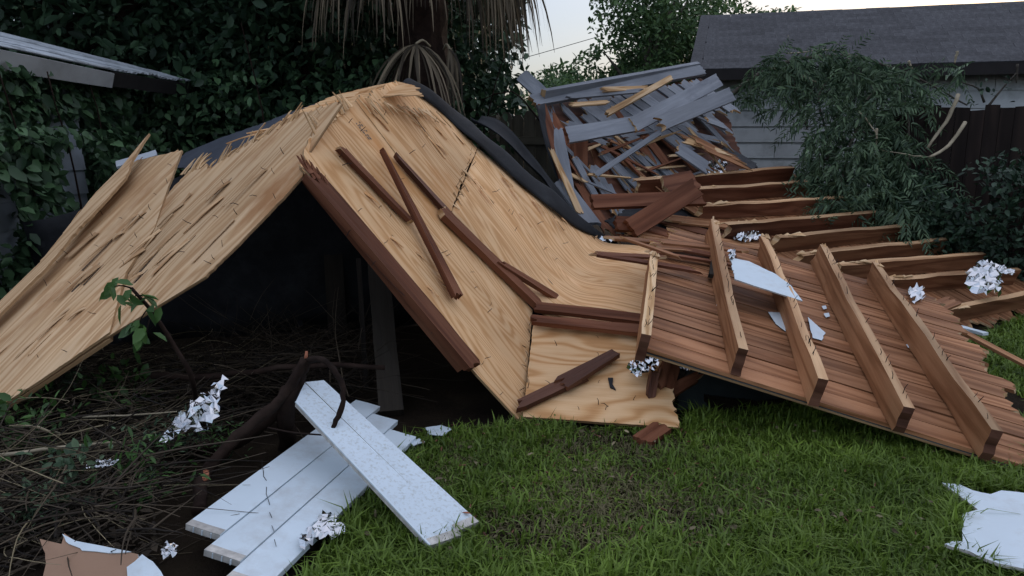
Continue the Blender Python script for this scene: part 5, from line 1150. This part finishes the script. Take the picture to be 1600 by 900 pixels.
# ---- fallen limb over the garage eave
fb = thing('fallen_tree_limb', at(1330, 400, 7.4), 'leafy tree limb fallen across the garage roof edge and hanging down the wall', 'tree limb')
LY = 8.1
limbs = [[(1130, 160, 8.7), (1180, 118, 8.8), (1250, 92, 8.8), (1330, 88, 8.7), (1400, 108, 8.5), (1460, 135, 8.3), (1512, 165, 8.1)], [(1400, 106, 8.5), (1376, 135, 8.2), (1352, 160, 8.0), (1345, 200, 7.8), (1372, 216, 7.7)], [(1330, 90, 8.6), (1280, 150, 8.2), (1300, 230, 7.9), (1288, 250, 7.8)], [(1250, 92, 8.7), (1240, 130, 8.4), (1262, 200, 8.1)], [(1345, 180, 7.9), (1320, 260, 7.7), (1310, 330, 7.6), (1330, 390, 7.4)], [(1400, 108, 8.4), (1420, 200, 7.9), (1410, 300, 7.6), (1380, 380, 7.4)]]
for i, l in enumerate(limbs): branch('limb', [at(*q) for q in l], .028 if i == 0 else .014, .008, BARKG, fb, n=16, jit=.008)
for l, r_ in (([(1498, 148, 7.9), (1478, 190, 7.8), (1448, 232, 7.7)], .022), ([(1508, 192, 7.6), (1482, 228, 7.5), (1452, 246, 7.45)], .02), ([(1452, 246, 7.45), (1420, 242, 7.5), (1372, 233, 7.6)], .007), ([(1370, 200, 7.5), (1368, 235, 7.5)], .012), ([(1420, 96, 8.3), (1426, 108, 8.3)], .014), ([(1252, 118, 8.3), (1276, 128, 8.2)], .012), ([(1205, 107, 8.5), (1225, 109, 8.5)], .012), ([(1342, 174, 7.7), (1360, 195, 7.6), (1372, 215, 7.5)], .008), ([(1230, 84, 8.8), (1290, 78, 8.8), (1330, 86, 8.7)], .008), ([(1496, 80, 8.6), (1492, 98, 8.6)], .016)):
    branch('bare_branch', [at(*q) for q in l], r_, r_ * .6, PALE, fb, n=8, jit=.006)
Pl = []; Dl = []; Sl = []
clus = [(1200, 120, 8.6, 40, 18, 12), (1260, 105, 8.5, 50, 25, 34), (1320, 110, 8.4, 45, 30, 30), (1380, 130, 8.2, 45, 35, 34), (1240, 140, 8.3, 30, 25, 12), (1300, 170, 8.0, 40, 30, 22), (1360, 190, 7.8, 45, 45, 34), (1420, 150, 8.1, 40, 35, 26), (1300, 240, 7.8, 28, 35, 20), (1270, 215, 7.9, 15, 25, 7), (1350, 270, 7.6, 40, 45, 40), (1410, 250, 7.7, 35, 50, 36), (1320, 330, 7.5, 45, 45, 44), (1390, 330, 7.4, 50, 45, 46), (1300, 380, 7.3, 35, 30, 20), (1440, 360, 7.3, 40, 40, 30), (1165, 150, 8.6, 20, 16, 7), (1490, 105, 8.5, 20, 10, 3), (1270, 265, 7.8, 12, 20, 5)]
for cx, cy, Y, sx, sy, nn_ in clus:
    for k in range(int(nn_ * 1.35)):
        b = at(cx + random.gauss(0, sx * .6), cy + random.gauss(0, sy * .6), Y + random.gauss(0, .15)); L_ = rnd(.2, .42); d = Vector((rnd(-1, 1), rnd(-.8, .4), rnd(-1.1, .5))).normalized(); sd = d.cross(Vector((rnd(-.3, .3), -1, rnd(-.3, .3)))).normalized()
        for m in range(9):
            s = m / 8; p = b + d * (L_ * s) + Z * (-.12 * L_ * s * s)
            for sg in (-1, 1):
                Pl.append(tuple(p)); Dl.append(tuple(sd * sg * .8 + d * .9 + Z * -.35)); Sl.append(rnd(.07, .115) * (1.1 - .4 * s))
leaves('foliage', np.array(Pl), np.array(Dl), np.array(Sl), LF_LIMB, fb, .28, droop=.15)
# ---- bushes in front of the dark fence and thin creeper on the garage wall
def bush(label, c, blobs, n, ls, mat=LF_BUSH):
    root = thing('bush', c, label, 'bush')
    P = crown_points(n, blobs, 1.6, -.3); leaves('foliage', P, rand_dirs(n, (0, -.4, .1)), np.random.uniform(.6, 1.3, n) * ls, mat, root, .55)
    for k in range(5): e = Vector(blobs[k % len(blobs)][0]) + Vector((rnd(-.2, .2), rnd(-.2, .2), .2)); branch('stem', [Vector(c), Vector(c).lerp(e, .5) + Vector((rnd(-.1, .1), 0, 0)), e], .015, .005, BARK, root, n=6, sides=5)
bush('dark green bush in front of the dark fence at the right edge', (4.9, 7.0, 0), [((4.9, 7.0, .75), (.95, .45, .72)), ((4.2, 7.2, .55), (.6, .4, .6)), ((5.6, 7.0, .7), (.7, .5, .75))], 7500, .075)
bush('dark bush behind the rear rafter tips, below the fallen limb', (3.5, 7.9, 0), [((3.5, 8.0, .6), (.75, .4, .7)), ((4.1, 7.7, .6), (.5, .4, .65))], 4500, .075)
cv = thing('climbing_vine', gl + ga * 3.4, 'thin creeper with bare twigs on the garage wall at upper right', 'vine')
for l in ([(1545, 165, 8.5), (1565, 140, 8.5), (1590, 112, 8.5)], [(1538, 160, 8.6), (1528, 138, 8.6), (1500, 128, 8.6)], [(1590, 100, 8.5), (1588, 130, 8.5)]): branch('stem', [at(*q) for q in l], .014, .006, BARKG, cv, n=6)
P = np.array([tuple(at(rnd(1490, 1590), rnd(115, 165), 8.5 + rnd(-.05, .1))) for _ in range(26)]); leaves('foliage', P, rand_dirs(26), np.random.uniform(.05, .09, 26), LF_BUSH, cv, .6)
